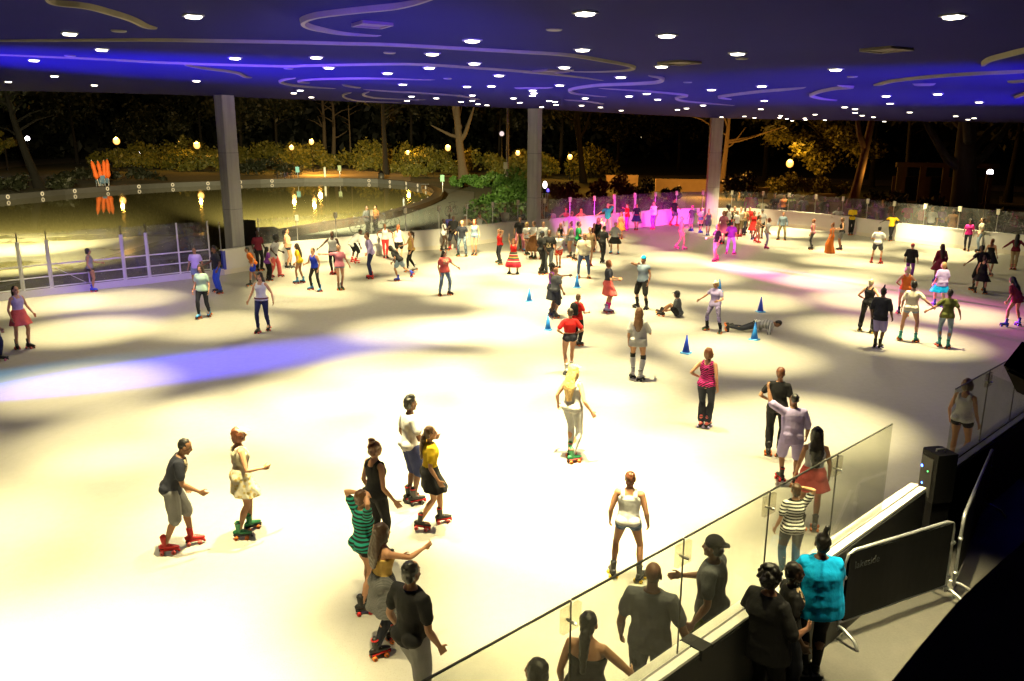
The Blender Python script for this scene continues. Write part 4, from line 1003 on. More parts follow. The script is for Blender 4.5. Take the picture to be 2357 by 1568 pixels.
def leaves(mb, cs, rs, n, size, flat=.8):
    """n leaf cards spread through clumps cs (centres) with radii rs"""
    k = len(cs); idx = RNG.integers(0, k, n); cs = np.array(cs); rs = np.array(rs)
    d = RNG.normal(size=(n, 3)); d /= np.linalg.norm(d, axis=1)[:, None]; rad = RNG.random(n)**.4
    p = cs[idx]+d*(rs[idx]*rad)[:, None]*np.array([1, 1, flat])
    a = RNG.normal(size=(n, 3)); a /= np.linalg.norm(a, axis=1)[:, None]
    b_ = np.cross(a, RNG.normal(size=(n, 3))); b_ /= np.linalg.norm(b_, axis=1)[:, None]+1e-9
    s = size*(.6+.8*RNG.random(n))[:, None]
    q = np.stack([p-a*s, p+b_*s*.5, p+a*s, p-b_*s*.5], 1).reshape(-1, 3); i0 = len(mb.v)
    mb.v.extend(map(tuple, q.tolist())); mb.f.extend([(i0+4*i, i0+4*i+1, i0+4*i+2, i0+4*i+3) for i in range(n)]); mb.m.extend([0]*n)
def clumps(c, R, k, r, flat=.75, seed=0):
    g = np.random.default_rng(seed); out = []
    for i in range(k):
        d = g.normal(size=3); d /= np.linalg.norm(d); out.append(np.asarray(c)+d*R*g.random()**.45*np.array([1, 1, flat]))
    return out, [r*(.6+.7*g.random()) for _ in range(k)]
TREES = 'park trees beyond the rink'
def tree(loc, H, tw, lean, crown_r, crown_z, label, seed, m=LEAF_SHADE, n=2600, limbs=(), leafsize=.34, k=26, trunk_top=None, name='tree'):
    o = empty(name, (loc[0], loc[1], 0)); tag(o, label, 'tree', TREES); g = random.Random(seed)
    mb = MB(); tt = trunk_top or H*.75; pts = []; rr = []
    for i in range(9):
        t = i/8; pts.append(V3(lean[0]*t+math.sin(t*4+seed)*tw*.35, lean[1]*t, tt*t)); rr.append(tw*(1.35 if i == 0 else 1.)*(1-.6*t))
    mb.tube(pts, rr, 12)
    for (z0, dx, dy, dz, w) in limbs:
        t = z0/tt; s = V3(lean[0]*t, lean[1]*t, z0); mb.tube([s, s+V3(dx*.35, dy*.35, dz*.2), s+V3(dx*.7, dy*.7, dz*.62), s+V3(dx, dy, dz)], [w, w*.75, w*.55, w*.25], 8)
    for i in range(6):
        z0 = tt*(.5+.08*i); a = g.uniform(0, 2*PI); L = crown_r*g.uniform(.5, .9); t = z0/tt; s = V3(lean[0]*t, lean[1]*t, z0)
        mb.tube([s, s+V3(math.cos(a)*L*.5, math.sin(a)*L*.5, L*.3), s+V3(math.cos(a)*L, math.sin(a)*L, L*.45)], [tw*.32, tw*.2, tw*.06], 7)
    mb.build('trunk', BARK_LIT if 'orange-lit' in label or 'lit orange' in label else BARK_SHADE, o, True)
    cs, rs = clumps((lean[0], lean[1], crown_z), crown_r, k, crown_r*.3, .6, seed); mb = MB(); leaves(mb, cs, rs, n, leafsize); mb.build('crown', m, o); return o
def shrub(pxx, py, w, h, label, m=LEAF, seed=1, n=900, size=.16, d=None):
    """a bush whose foot stands at the photo point"""
    g = G(pxx, py) if d is None else AT(pxx, py, d); o = empty('shrub', (g[0], g[1], 0)); tag(o, label, 'shrub', 'park shrubs'); gg = np.random.default_rng(seed)
    cs = []; rs = []
    for i in range(max(5, int(w*3))):
        x = gg.uniform(-.5, .5)*w; z = h*gg.uniform(.25, .72)*(1-.5*abs(x/w*2)**2); cs.append((x, gg.uniform(-.4, .4)*min(w, 2), z)); rs.append(h*gg.uniform(.2, .34))
    mb = MB(); leaves(mb, cs, rs, n, size, .9); mb.build('foliage', m, o)
    mb = MB()
    for i in range(7):
        c = cs[i % len(cs)]; mb.tube([(c[0]*.4, c[1]*.4, 0), (c[0]*.8, c[1]*.8, c[2]*.5), c], [.035, .025, .01], 6)
    mb.build('stem', BARK_SHADE, o, True); return o
def at(x, dist): p = AT(x, 400, dist); return V3(p[0], p[1], 0)
T = tree
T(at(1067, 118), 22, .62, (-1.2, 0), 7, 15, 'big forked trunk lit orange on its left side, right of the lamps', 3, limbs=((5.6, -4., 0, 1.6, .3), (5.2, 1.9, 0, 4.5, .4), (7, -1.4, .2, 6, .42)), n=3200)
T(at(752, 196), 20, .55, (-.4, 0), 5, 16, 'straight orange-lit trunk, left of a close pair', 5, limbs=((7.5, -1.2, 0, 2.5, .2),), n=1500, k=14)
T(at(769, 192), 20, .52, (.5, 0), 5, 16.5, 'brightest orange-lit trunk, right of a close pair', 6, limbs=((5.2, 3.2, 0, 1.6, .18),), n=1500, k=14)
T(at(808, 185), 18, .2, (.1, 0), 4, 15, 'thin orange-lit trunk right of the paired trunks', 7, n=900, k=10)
T(at(886, 130), 19, .45, (.2, 0), 6.5, 14, 'dark trunk in front of the yellow-lit leaves', 8, n=3000)
T(at(86, 105), 14, .5, (-2.4, 0), 4.5, 11.5, 'dark leaning trunk at the far left beside the white lamp', 9, LEAF_SHADE, n=1300)
T(at(20, 158), 7, .16, (0, 0), 2.2, 4.6, 'little yellow-lit tree at the left edge', 10, LEAF, n=700, k=12, leafsize=.3)
T(at(1346, 108), 20, .42, (-2.2, 0), 7, 13, 'tree with ivy-like yellow leaves on its slanting trunk by a lamp', 11, LEAF, limbs=((5.5, 2.2, .3, 6.5, .22), (4.5, -1., 0, 4, .2)), n=3000)
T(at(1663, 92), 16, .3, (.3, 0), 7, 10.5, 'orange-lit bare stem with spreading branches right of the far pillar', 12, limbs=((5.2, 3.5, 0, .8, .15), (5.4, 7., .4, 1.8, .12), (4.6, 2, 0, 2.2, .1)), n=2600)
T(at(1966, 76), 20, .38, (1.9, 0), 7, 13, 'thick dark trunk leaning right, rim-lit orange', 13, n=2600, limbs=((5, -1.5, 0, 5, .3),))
T(at(2216, 66), 20, .95, (.2, 0), 8, 14, 'massive dark tree with two wide limbs at the right', 14, LEAF_SHADE, n=2600, limbs=((3.6, -3.8, 0, 4.2, .42), (3.7, 3.8, .3, 4.6, .4), (5., .5, 0, 6, .4)), trunk_top=9)
T(at(2090, 92), 16, .28, (-.4, 0), 5, 11, 'slim dim tree left of the massive one', 15, LEAF_SHADE, n=1300)
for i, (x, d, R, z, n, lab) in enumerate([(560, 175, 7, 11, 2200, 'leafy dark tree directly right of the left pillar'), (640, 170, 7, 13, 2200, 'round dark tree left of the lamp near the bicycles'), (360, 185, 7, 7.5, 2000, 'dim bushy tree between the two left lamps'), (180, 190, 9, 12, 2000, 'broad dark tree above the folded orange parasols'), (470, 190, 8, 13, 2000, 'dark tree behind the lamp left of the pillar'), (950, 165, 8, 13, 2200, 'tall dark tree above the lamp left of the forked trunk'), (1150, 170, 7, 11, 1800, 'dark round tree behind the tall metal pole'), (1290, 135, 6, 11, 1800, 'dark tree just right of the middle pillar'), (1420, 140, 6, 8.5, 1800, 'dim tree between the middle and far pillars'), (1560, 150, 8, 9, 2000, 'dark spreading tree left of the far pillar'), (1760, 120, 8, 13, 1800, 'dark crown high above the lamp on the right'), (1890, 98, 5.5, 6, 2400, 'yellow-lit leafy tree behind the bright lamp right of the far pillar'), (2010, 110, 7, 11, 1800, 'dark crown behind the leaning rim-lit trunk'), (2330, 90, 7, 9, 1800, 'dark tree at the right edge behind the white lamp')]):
    T(at(x, d), z+R, .35, (0, 0), R, z, lab, 30+i, LEAF if i == 11 else LEAF_SHADE, n=n if i != 11 else 6000, leafsize=.42 if i != 11 else .22)
# far dark wood closing the view
mb = MB(); cs = []; rs = []
for i in range(150):
    a = math.radians(-52+104*i/149); d = 250+25*math.sin(i*1.7); gap = abs(math.degrees(a)-8.6) < 2.0
    for zz in ((4, 11) if gap else (4, 11, 18, 25)): cs.append((math.sin(a)*d, math.cos(a)*d, zz)); rs.append(5.5 if gap else 7.5)
leaves(mb, cs, rs, 42000, 1.3, .8); o = mb.build('far_wood', leaf_mat('wood_leaves', (.003, .005, .002), (.008, .012, .004))); tag(o, 'dark wood closing the view behind the park', 'wood', kind='stuff')
# lamps
def globe_mat(name, core, rim, s):  # amber rim paints the lamp's halo into the globe colour
    m, nt, b = nodes(name); lw = N(nt, 'ShaderNodeLayerWeight'); lw.inputs[0].default_value = .6
    nt.links.new(mixc(nt, lw.outputs['Facing'], core, rim), b.inputs['Emission Color']); b.inputs['Emission Strength'].default_value = s; m.cycles.emission_sampling = 'NONE'; return m
lamp_yel = globe_mat('sodium_globe', (1.3, .82, .22), (1.1, .36, .02), 1.2); lamp_wht = emit('white_globe', (1., .9, 1.), 10.); lamp_dim = emit('dim_globe', (1., .8, .8), .8); postm = mat('lamp_post_iron', (.004, .004, .004), .5, .3, var=.1)
LIGHTS = []
def street_lamp(x, y, d, label, m=lamp_yel, r=.42, power=900, color=(1, .45, .05)):
    r *= .85; power *= .24
    p = AT(x, y, d); o = empty('street_lamp', (p[0], p[1], 0)); tag(o, label, 'street lamp', 'lit park lamps'); h = p[2]
    mb = MB(); mb.tube([(0, 0, 0), (0, 0, .5), (0, 0, .6), (0, 0, h-r)], [.12, .1, .045, .035], 10); mb.tube([(0, 0, h-r), (0, 0, h-r*.75)], [.12, .2], 10); mb.build('post', postm, o, True)
    mb = MB(); mb.ell((0, 0, h), (r, r, r*1.08), None, 16, 10); mb.build('globe', m, o, True); mb = MB(); mb.tube([(0, 0, h+r), (0, 0, h+r*1.35)], [.1, .02], 8); mb.build('finial', postm, o, True)
    if power: LIGHTS.append((p, r+.04, power, color))
for a in [(268, 325, 150, 'bright yellow lamp farthest left, over the folded parasols', lamp_yel, .62, 5200), (453, 335, 148, 'bright yellow lamp just left of the left pillar', lamp_yel, .62, 5200), (671, 340, 138, 'yellow lamp above the parked bicycles', lamp_yel, .44, 6500), (717, 327, 142, 'high yellow lamp left of the paired tree trunks', lamp_yel, .48, 8000), (939, 352, 140, 'small yellow lamp over the curved kerb', lamp_yel, .4, 3600),
          (1031, 341, 128, 'starry yellow lamp left of the forked trunk', lamp_yel, .5, 4200), (1192, 353, 120, 'yellow lamp between the tall pole and the middle pillar', lamp_yel, .38, 3200), (1312, 362, 116, 'yellow lamp just right of the middle pillar', lamp_yel, .4, 3200), (1818, 377, 92, 'large yellow lamp in leaves right of the far pillar', lamp_yel, .44, 3600)]: street_lamp(*a)
street_lamp(2279, 397, 62, 'white round lamp at the far right of the park', lamp_wht, .22, 120, (1, .5, .2))
street_lamp(63, 319, 140, 'white lamp beside the leaning trunk at the left edge', lamp_wht, .36, 700, (1, .8, .9))
street_lamp(413, 327, 200, 'tiny distant lamp left of the yellow one by the pillar', lamp_yel, .26, 500); street_lamp(322, 353, 190, 'tiny low white lamp between the two left lamps', lamp_wht, .28, 0)
street_lamp(1155, 308, 120, 'dim pinkish globe high beside the tall metal pole', lamp_dim, .38, 0)
# tall metal mast with a box
p = at(1168, 62); o = empty('mast', (p[0], p[1], 0)); tag(o, 'tall thin metal mast with a white box, left of the middle pillar', 'mast')
mb = MB(); mb.tube([(0, 0, 0), (0, 0, 14)], [.12, .07], 12); mb.build('pole', mat('mast_steel', (.22, .2, .2), .4, .7), o, True)
z = AT(1163, 381, 62)[2]; mb = MB(); mb.box((-.14, -.16, z), (.15, .1, .24)); mb.build('white_box', mat('junction_box', (.7, .68, .55), .5, var=.05), o)
mb = MB(); mb.tube([(-.14, -.17, z-.24), (-.2, -.16, z-.6), (0, -.14, z-.9)], .035, 8); mb.build('cable', mat('junction_box', (.7, .68, .55), .5, var=.05), o, True)
# shrubs
for i, a in enumerate([(1150, 486, 3.6, 2.9, 'bright green bush left of the middle pillar', LEAFG, 2600, .15, 57), (1190, 478, 2.6, 3.6, 'tall green bush hugging the middle pillar', LEAFG, 2200, .15, 61), (1105, 480, 2.2, 2.0, 'low green bush beside the grey path', LEAFG, 1200, .13, 58), (1085, 424, 7, 1.5, 'long low green planting below the forked trunk', LEAFG, 2400, .2, 98), (1140, 424, 5, 2.0, 'green hedge behind the tall mast', LEAFG, 1500, .2, 96),
    (1180, 405, 6, 3.0, 'orange-lit bush behind the tall mast', LEAF, 1200, .24, 112), (1000, 405, 9, 2.8, 'dark bush under the starry lamp', LEAF, 1800, .24, 122), (930, 404, 7, 2.4, 'bush under the small lamp above the kerb', LEAF, 1300, .24, 134), (860, 398, 7, 3.2, 'yellow-lit leafy bush left of the dark trunk', LEAF, 1500, .26, 142), (800, 392, 8, 3, 'dim bush right of the paired trunks', LEAF, 1200, .28, 165), (690, 377, 9, 2.6, 'yellow-lit bush under the lamp over the bicycles', LEAF, 1300, .3, 168), (740, 377, 7, 2.2, 'low lit planting at the foot of the paired trunks', LEAF, 1000, .3, 176), (620, 404, 9, 3, 'dark green bush right of the left pillar', LEAF_SHADE, 1500, .26, 130), (420, 375, 7, 4, 'bush lit by the lamp left of the pillar', LEAF, 1500, .3, 152), (330, 378, 12, 3, 'yellow-green bushes between the left lamps', LEAF, 1500, .32, 160), (470, 385, 8, 3.4, 'round yellow-lit bush under the lamp by the pillar', LEAF, 1300, .3, 145), (250, 395, 14, 2, 'dark low bushes behind the folded parasols', LEAF_SHADE, 1400, .3, 120), (60, 420, 10, 2.2, 'dark bush on the lawn at the left edge', LEAF_SHADE, 1200, .26, 98),
    (1290, 455, 3.5, 2.2, 'reddish bush right of the middle pillar', LEAFR, 1300, .15, 70), (1345, 448, 4, 2.6, 'dark bush below the slanting trunk', LEAFR, 1400, .17, 78), (1420, 446, 5, 2.6, 'reddish round bush in front of the orange wall', LEAFR, 1500, .18, 80), (1500, 442, 5, 2.2, 'dark green bush in front of the long orange wall', LEAF_SHADE, 1300, .18, 80), (1380, 470, 5, 1.4, 'low red-lit planting behind the far glass', LEAFR, 1500, .13, 66), (1470, 462, 5, 1.3, 'low dark planting behind the pink-lit glass', LEAFR, 1200, .13, 68), (1700, 440, 3, 3.2, 'dark conical bush right of the far pillar', LEAF_SHADE, 1000, .18, 80), (1840, 430, 5.5, 3.0, 'yellow-lit bush at the foot of the bright lamp', LEAF, 2000, .18, 88), (1910, 432, 4, 2.2, 'dim bush right of the bright lamp', LEAF, 1000, .18, 88), (2060, 438, 4, 2.2, 'dark bush before the portico', LEAF_SHADE, 1000, .16, 72), (2160, 436, 3, 2., 'dark bush at the foot of the massive tree', LEAF_SHADE, 800, .16, 70), (2320, 446, 4.5, 1.6, 'dark bush under the white lamp', LEAF_SHADE, 900, .16, 60)]):
    shrub(a[0], a[1], a[2], a[3], a[4], a[5], 60+i, a[6], a[7], a[8])
for i, (x, d, w, h, lab) in enumerate([(300, 168, 10, 5.5, 'tall gold-lit bushes right of the leftmost yellow lamp'), (395, 172, 8, 6.5, 'leafy gold-lit bush below the tiny distant lamp'), (445, 166, 7, 4.5, 'gold-lit bush close behind the lamp left of the pillar'), (505, 172, 8, 5, 'dim bushes touching the left side of the pillar'), (600, 168, 9, 5.5, 'dim tall bushes right of the left pillar'), (655, 150, 5, 5, 'bright gold bush just left of the lamp over the bicycles'), (698, 152, 6, 5.2, 'bright gold leaves between the two lamps by the bicycles'), (835, 152, 9, 6, 'dim bush left of the dark trunk, before the kerb'), (905, 148, 7, 5.5, 'gold leaves left of the small lamp above the kerb'), (985, 140, 8, 5, 'brownish bush between the small lamp and the starry lamp'), (1105, 128, 7, 4.6, 'brownish bush right of the forked trunk'), (1215, 126, 6, 4.4, 'gold bush right of the tall mast'), (1260, 120, 5, 4, 'gold-lit bush between the middle pillar and a lamp'), (1375, 122, 6, 5.5, 'gold-lit bush round the slanting trunk'), (225, 170, 9, 4, 'dim bushes left of the leftmost yellow lamp')]):
    shrub(x, 0, w, h, lab, LEAF, 200+i, 1500, .3, d)
# orange-lit low walls
wallm = mat('sandstone', (.34, .26, .18), .85, var=.2, scale=1.5, bmp=.3)
def wall(x0, y0, x1, y1, d, h, label, step=None):
    a, b_ = AT(x0, 400, d)[:2], AT(x1, 400, d*1.01)[:2]; t = (b_-a)/np.linalg.norm(b_-a); o = empty('garden_wall', (*((a+b_)/2), 0), math.atan2(t[1], t[0])); tag(o, label, 'wall')
    L = np.linalg.norm(b_-a); mb = MB(); mb.box((0, 0, h/2), (L/2, .25, h/2)); mb.build('wall', wallm, o); mb = MB(); mb.box((0, 0, h+.05), (L/2+.06, .31, .05)); mb.build('coping', wallm, o)
    if step:
        mb = MB(); mb.box((-L*.28, 0, h+.1+step/2), (L*.2, .24, step/2)); mb.build('raised_block', wallm, o)
wall(1510, 0, 1645, 0, 92, 1.25, 'long orange-lit wall left of the far pillar'); wall(1395, 0, 1468, 0, 98, 1.35, 'short orange-lit wall behind the reddish bush'); wall(1705, 0, 1768, 0, 84, .95, 'stepped orange-lit block right of the far pillar', .45); wall(1885, 0, 1925, 0, 84, .5, 'small orange-lit wall left of the leaning trunk'); wall(2040, 0, 2090, 0, 78, .6, 'low orange wall left of the portico')
# portico on the right
darkst = mat('dark_stone', (.07, .05, .035), .9, var=.3, scale=2)
p = at(2150, 82); o = empty('portico', (p[0], p[1], 0), -.35); tag(o, 'dim orange-lit stone portico with square columns at the right', 'building')
for x in (-2.6, -.9, .9, 2.6, 4.3):
    mb = MB(); mb.box((x, 0, 1.65), (.36 if x == -2.6 else .24, .3, 1.65)); mb.build('column', darkst, o)
mb = MB(); mb.box((.9, .1, 3.5), (4., .6, .2)); mb.build('lintel', darkst, o); mb = MB(); mb.box((.9, 2.2, 1.2), (4., .2, 1.2)); mb.build('back_wall', darkst, o); mb = MB(); mb.box((.9, 1., .12), (4.3, 1.8, .12)); mb.build('plinth', darkst, o)
# distant tower
p = at(1474, 330); zt = AT(1470, 276, 330)[2]; o = empty('apartment_tower', (p[0], p[1], 0)); tag(o, 'distant dark tower with a few lit windows and a red beacon', 'building'); mb = MB(); mb.box((0, 0, zt/2-.3), (5, 4, zt/2-.3)); mb.box((0, 0, zt-.3), (2.5, 2, .4)); mb.build('tower_walls', mat('dark_brick', (.03, .028, .028), .9), o)
wm = emit('lit_window', (1., .8, .45), 2.2)
for x, y in ((1490, 291), (1484, 310), (1476, 315), (1474, 332), (1474, 337)):
    q = AT(x, y, 325.6); mb = MB(); mb.box((q[0]-p[0], -4.03, q[2]), (.28, .02, .42)); mb.build('window', wm, o)
mb = MB(); mb.ell((-.6, 0, zt+1.1), (.5, .5, .5), None, 10, 6); mb.build('beacon', emit('red_beacon', (1., .03, .02), 6.), o, True); mb = MB(); mb.tube([(-.6, 0, zt), (-.6, 0, zt+.8)], .08, 6); mb.build('beacon_mast', postm, o)
# signs by the pool
def sign(x, ytop, ybase, wpx, c, label, hpx=13):
    g = G(x, ybase); d = math.hypot(g[0], g[1]); zt = AT(x, ytop, d)[2]; zb = AT(x, ytop+hpx, d)[2]; w = wpx*d/1884.9/2
    o = empty('park_sign', (g[0], g[1], 0), -.1); tag(o, label, 'sign'); mb = MB(); mb.tube([(0, 0, 0), (0, 0, zt)], .04, 8); mb.build('post', steel, o, True); mb = MB(); mb.box((0, -.06, (zt+zb)/2), (w, .015, (zt-zb)/2)); mb.build('panel', mat('sign_'+label.split()[1], c, .5, var=.08), o)
sign(686.5, 384, 419, 8.5, (.2, .5, .6), 'small blue sign right of the parked bicycles', 13); sign(749, 385, 418, 4.5, (.65, .65, .6), 'narrow white sign standing at the pool edge', 22); sign(783, 381, 417, 8, (.3, .38, .25), 'pale green sign right of the white one', 12); sign(1019, 403, 452, 9, (.12, .36, .22), 'green sign at the start of the grey path', 15)
# bicycles
def bike(loc, rot, label, c):
    o = empty('bicycle', tuple(loc), rot); tag(o, label, 'bicycle', 'bicycles parked by the pool'); bm_ = mat('bike_paint', c, .4, .3, var=0); ty = mat('tyre', (.02, .02, .02), .8, var=0)
    for x in (-.52, .52):
        mb = MB(); mb.tube([(x+.33*math.cos(a), 0, .34+.33*math.sin(a)) for a in np.linspace(0, 2*PI, 21)], .022, 6, False)
        for a in np.linspace(0, PI, 6)[:-1]: mb.tube([(x+.32*math.cos(a), 0, .34+.32*math.sin(a)), (x-.32*math.cos(a), 0, .34-.32*math.sin(a))], .005, 4, False)
        mb.build('wheel', ty, o, True)
    mb = MB()
    for s in ([(-.52, 0, .34), (-.1, 0, .3), (.38, 0, .78), (-.2, 0, .8), (-.52, 0, .34)], [(-.1, 0, .3), (-.24, 0, .92)], [(.52, 0, .34), (.36, 0, .95)]): mb.tube(s, .02, 6)
    mb.build('frame', bm_, o, True); mb = MB(); mb.tube([(.34, -.26, 1.), (.36, 0, .97), (.34, .26, 1.)], .015, 6); mb.build('handlebar', postm, o, True); mb = MB(); mb.tube([(-.36, 0, .95), (-.14, 0, .95)], [(.07, .03), (.03, .02)], 8); mb.build('saddle', ty, o, True)
for i, (x, y, r, c, l) in enumerate([(642, 414, 1.2, (.05, .05, .06), 'dark bicycle at the left of the row by the pool'), (650, 413, 1.0, (.3, .3, .32), 'grey bicycle second in the row by the pool'), (658, 413.5, 1.3, (.1, .1, .25), 'bluish bicycle in the middle of the row'), (666, 413, .9, (.3, .08, .04), 'reddish bicycle fourth in the row'), (674, 413.5, .5, (.05, .05, .05), 'black bicycle at the right end, turned side-on')]): bike(G(x, y), r, l, c)
bike(G(838, 536), .3, 'dark bicycle leaning near the two men behind the glass', (.03, .03, .035)); bike(G(893, 526), .6, 'black bicycle right of the two men behind the glass', (.03, .03, .03)); bike(G(1040, 496), 1.0, 'dark bicycle locked beside the green bush', (.02, .02, .02))
# folded parasols and the stack of blue chairs
org = mat('parasol_cloth', (.85, .16, .02), .7, var=.15, scale=4)
for i, (x0, yt, yb, lx, l) in enumerate([(216, 369, 430, -11, 'folded orange parasol leaning left, leftmost of four'), (232, 369, 428, -6, 'second folded orange parasol, leaning over the chairs'), (237, 368, 428, 2, 'third folded orange parasol, upright'), (244, 366, 428, 3, 'fourth folded orange parasol, tallest and rightmost')]):
    g = G(x0+14 if i == 0 else x0+6, yb+2); d = math.hypot(g[0], g[1]); k = d/1884.9; h = AT(x0, yt, d)[2]; o = empty('parasol', (g[0], g[1], 0), 0); tag(o, l, 'parasol', 'folded orange parasols'); lx *= k
    mb = MB(); mb.tube([(0, 0, 0), (lx, 0, h)], .035, 8); mb.build('pole', mat('parasol_pole', (.7, .68, .62), .4, .2, var=0), o, True)
    f = lambda t: V3(lx*t, 0, h*t); mb = MB(); mb.tube([f(.36), f(.42), f(.5), f(.62), f(.8), f(.96), f(.985)], [.2, .3, .26, .2, .24, .1, .03], 10); mb.build('canopy', org, o, True)
for i, (x, y) in enumerate(((229, 430), (238, 431), (247, 430))):
    g = G(x, y); o = empty('chair_stack', (g[0], g[1], 0), .3*i); tag(o, ['stack of blue chairs left, under the folded parasols', 'middle stack of blue chairs under the folded parasols', 'right stack of blue chairs under the folded parasols'][i], 'chairs', 'stacked blue chairs'); bl = mat('chair_plastic', (.05, .16, .3), .5, var=.2)
    for k in range(4):
        z = .42+.13*k; mb = MB(); mb.box((0, 0, z), (.24, .24, .015)); mb.build('seat', bl, o); mb = MB(); mb.box((0, .23, z+.24), (.23, .015, .22), rx(-.12)); mb.build('backrest', bl, o)
    for sx in (-1, 1):
        for sy in (-1, 1): mb = MB(); mb.tube([(sx*.23, sy*.23, 0), (sx*.2, sy*.2, .9)], .018, 6); mb.build('leg', mat('chair_leg', (.35, .42, .5), .4, .3, var=0), o, True)
# truss tower with a lamp head by the middle pillar
g = behind_boards(1252, 500, 2.2); o = empty('truss_tower', tuple(g), .3); tag(o, 'aluminium lighting truss tower right of the middle pillar', 'truss'); zt = AT(1252, 444, math.hypot(g[0], g[1]))[2]
for sx in (-.16, .16):
    for sy in (-.16, .16): mb = MB(); mb.tube([(sx, sy, 0), (sx, sy, zt)], .026, 8); mb.build('chord', alu, o, True)
mb = MB(); k = 0; z = .1
while z < zt-.35:
    for (a, b_) in (((-.16, -.16), (.16, -.16)), ((.16, -.16), (.16, .16)), ((.16, .16), (-.16, .16)), ((-.16, .16), (-.16, -.16))):
        if k % 2: a, b_ = b_, a
        mb.tube([(*a, z), (*b_, z+.35)], .012, 6)
    z += .35; k += 1
mb.build('lacing', alu, o, True); mb = MB(); mb.box((0, 0, zt+.03), (.22, .22, .03)); mb.build('top_plate', postm, o)
mb = MB(); mb.tube([(0, 0, zt+.06), (0, 0, zt+.3)], [.1, .12], 10); mb.build('yoke', postm, o, True); mb = MB(); mb.ell((0, -.1, zt+.48), (.13, .13, .22), None, 12, 8); mb.build('lamp_head', emit('stage_lamp', (1., .85, .8), 6.), o, True)
mb = MB(); mb.ell((.2, -.1, zt+.12), (.08, .08, .14), None, 10, 7); mb.build('blue_lens', emit('blue_lens', (.12, .1, 1.), 2.), o, True)
# dark things by the left pillar
g = G(572, 606); o = spk((g[0], g[1], 0), 2.6, 'tall black speaker stack beside the left pillar', .34, .36, 1.95, 0.); g = G(600, 590); o = empty('equipment_case', (g[0], g[1], 0), .5); tag(o, 'black equipment case on the ground right of the speaker stack', 'case')
mb = MB(); mb.box((0, 0, .72), (.8, .45, .6)); mb.build('case_body', mat('case_black', (.015, .015, .016), .5, bmp=.2), o); mb = MB(); mb.box((0, 0, 1.34), (.82, .47, .02)); mb.build('lid', mat('case_lid', (.06, .06, .06), .4), o)
for sx in (-1, 1): mb = MB(); mb.tube([(sx*.6, -.3, .06), (sx*.6, .3, .06)], .06, 10); mb.build('caster', postm, o, True)
g = G(478, 628)+V3(*(gout*2.6), 0); o = empty('stone_bench', (g[0], g[1], 0), math.atan2(gdir[1], gdir[0])); tag(o, 'low dark stone bench outside the gates by the left pillar', 'bench'); mb = MB(); mb.box((0, 0, .45), (1.7, .3, .06)); mb.build('seat', kerb_stone, o)
for x in (-1.3, 0, 1.3): mb = MB(); mb.box((x, 0, .195), (.22, .26, .195)); mb.build('leg', kerb_dark, o)
g = G(518, 622)+V3(*(gout*2.6), 0); o = empty('litter_bin', (g[0], g[1], 0)); tag(o, 'dark round litter bin between the bench and the left pillar', 'bin'); mb = MB(); mb.tube([(0, 0, 0), (0, 0, .9)], [.26, .28], 18, False); mb.build('bin_body', mat('bin_metal', (.04, .038, .035), .5, .3), o, True); mb = MB(); mb.tube([(0, 0, .9), (0, 0, .98)], [.3, .22], 18); mb.build('rim', mat('bin_rim', (.15, .15, .15), .4, .5), o, True)
g = G(878, 417); o = empty('litter_bin', (g[0], g[1], 0)); tag(o, 'black litter bin at the far end of the kerb', 'bin'); mb = MB(); mb.tube([(0, 0, 0), (0, 0, 1.)], [.42, .45], 14, False); mb.build('bin_body', mat('bin_metal', (.04, .038, .035), .5, .3), o, True); mb = MB(); mb.tube([(0, 0, 1.), (0, 0, 1.1)], [.48, .3], 14); mb.build('lid', postm, o, True)
g = G(930, 484); o = empty('bollard', (g[0], g[1], 0)); tag(o, 'slim dark bollard at the pool edge before the lamp reflection', 'bollard'); mb = MB(); mb.tube([(0, 0, 0), (0, 0, .95)], [.11, .1], 12); mb.build('post', mat('bollard_grey', (.08, .09, .1), .5, .3), o, True); mb = MB(); mb.tube([(0, 0, .95), (0, 0, 1.02)], [.13, .05], 12); mb.build('cap', postm, o, True)
# ------------------------------------------------------------------ the skaters and onlookers
SKG = 'black,orange,green'
# left side
P('A', (110, 750), (190, 1280), 150, 'stag/low/rel', 'l', 'pony,k', 'tank,lilac', 'mini,coral', 'black,coral', 'woman in lilac tank top and short coral skirt, skating at the far left', fem=1)
P('A', (-75, 870), (-28, 1395), 120, 'wide/rel/rel', 'm', 'short,k', 'tee,navy', 'leggings,navy', 'black,pink', 'skater mostly cut off by the left frame edge, one black skate showing', fem=1)
P('A', (725, 452), (757, 815), 100, 'close/fwd/rel', 't', 'bob,k', 'tank,grey', 'hot,black', 'royal,coral', 'dark-haired woman in grey top and black shorts holding the gate rail', fem=1, lean=-4)
P('A', (1565, 445), (1615, 800), 200, 'stand/rel/rel', 't', 'short,k', 'tee,lilac', 'shorts,bluegrey', 'black', 'person in lilac shirt hidden behind the woman in the mint tee')
P('A', (1600, 578), (1672, 1025), 205, 'walkR/rel/rel', 'l', 'long,n', 'tee,mint', 'jeans,ink', 'sky,orange', 'woman in mint tee and dark jeans on sky-blue skates by the gates', fem=1)
P('A', (1735, 428), (1790, 825), 250, 'wide/rel/fwd', 'b', 'tall,k', 'tee,ink', 'pants,blue', 'black', 'man in black tee and blue jeans standing by the blue board end', lean=5)
P('F', (570, 497), (590, 1210), 265, 'roll/out/out', 'm', 'short,k', 'tee,orange', 'shorts,royal', 'black', 'person in orange tee and blue shorts leaning left with arms out', lean=25, H=1.62)
P('B', (180, 640), (195, 1140), 200, 'walkR/low/low', 'l', 'long,k', 'tank,white', 'leggings,navy', 'black,coral', 'woman in white belted tank top and navy leggings, skating at the left', fem=1, band='maroon')
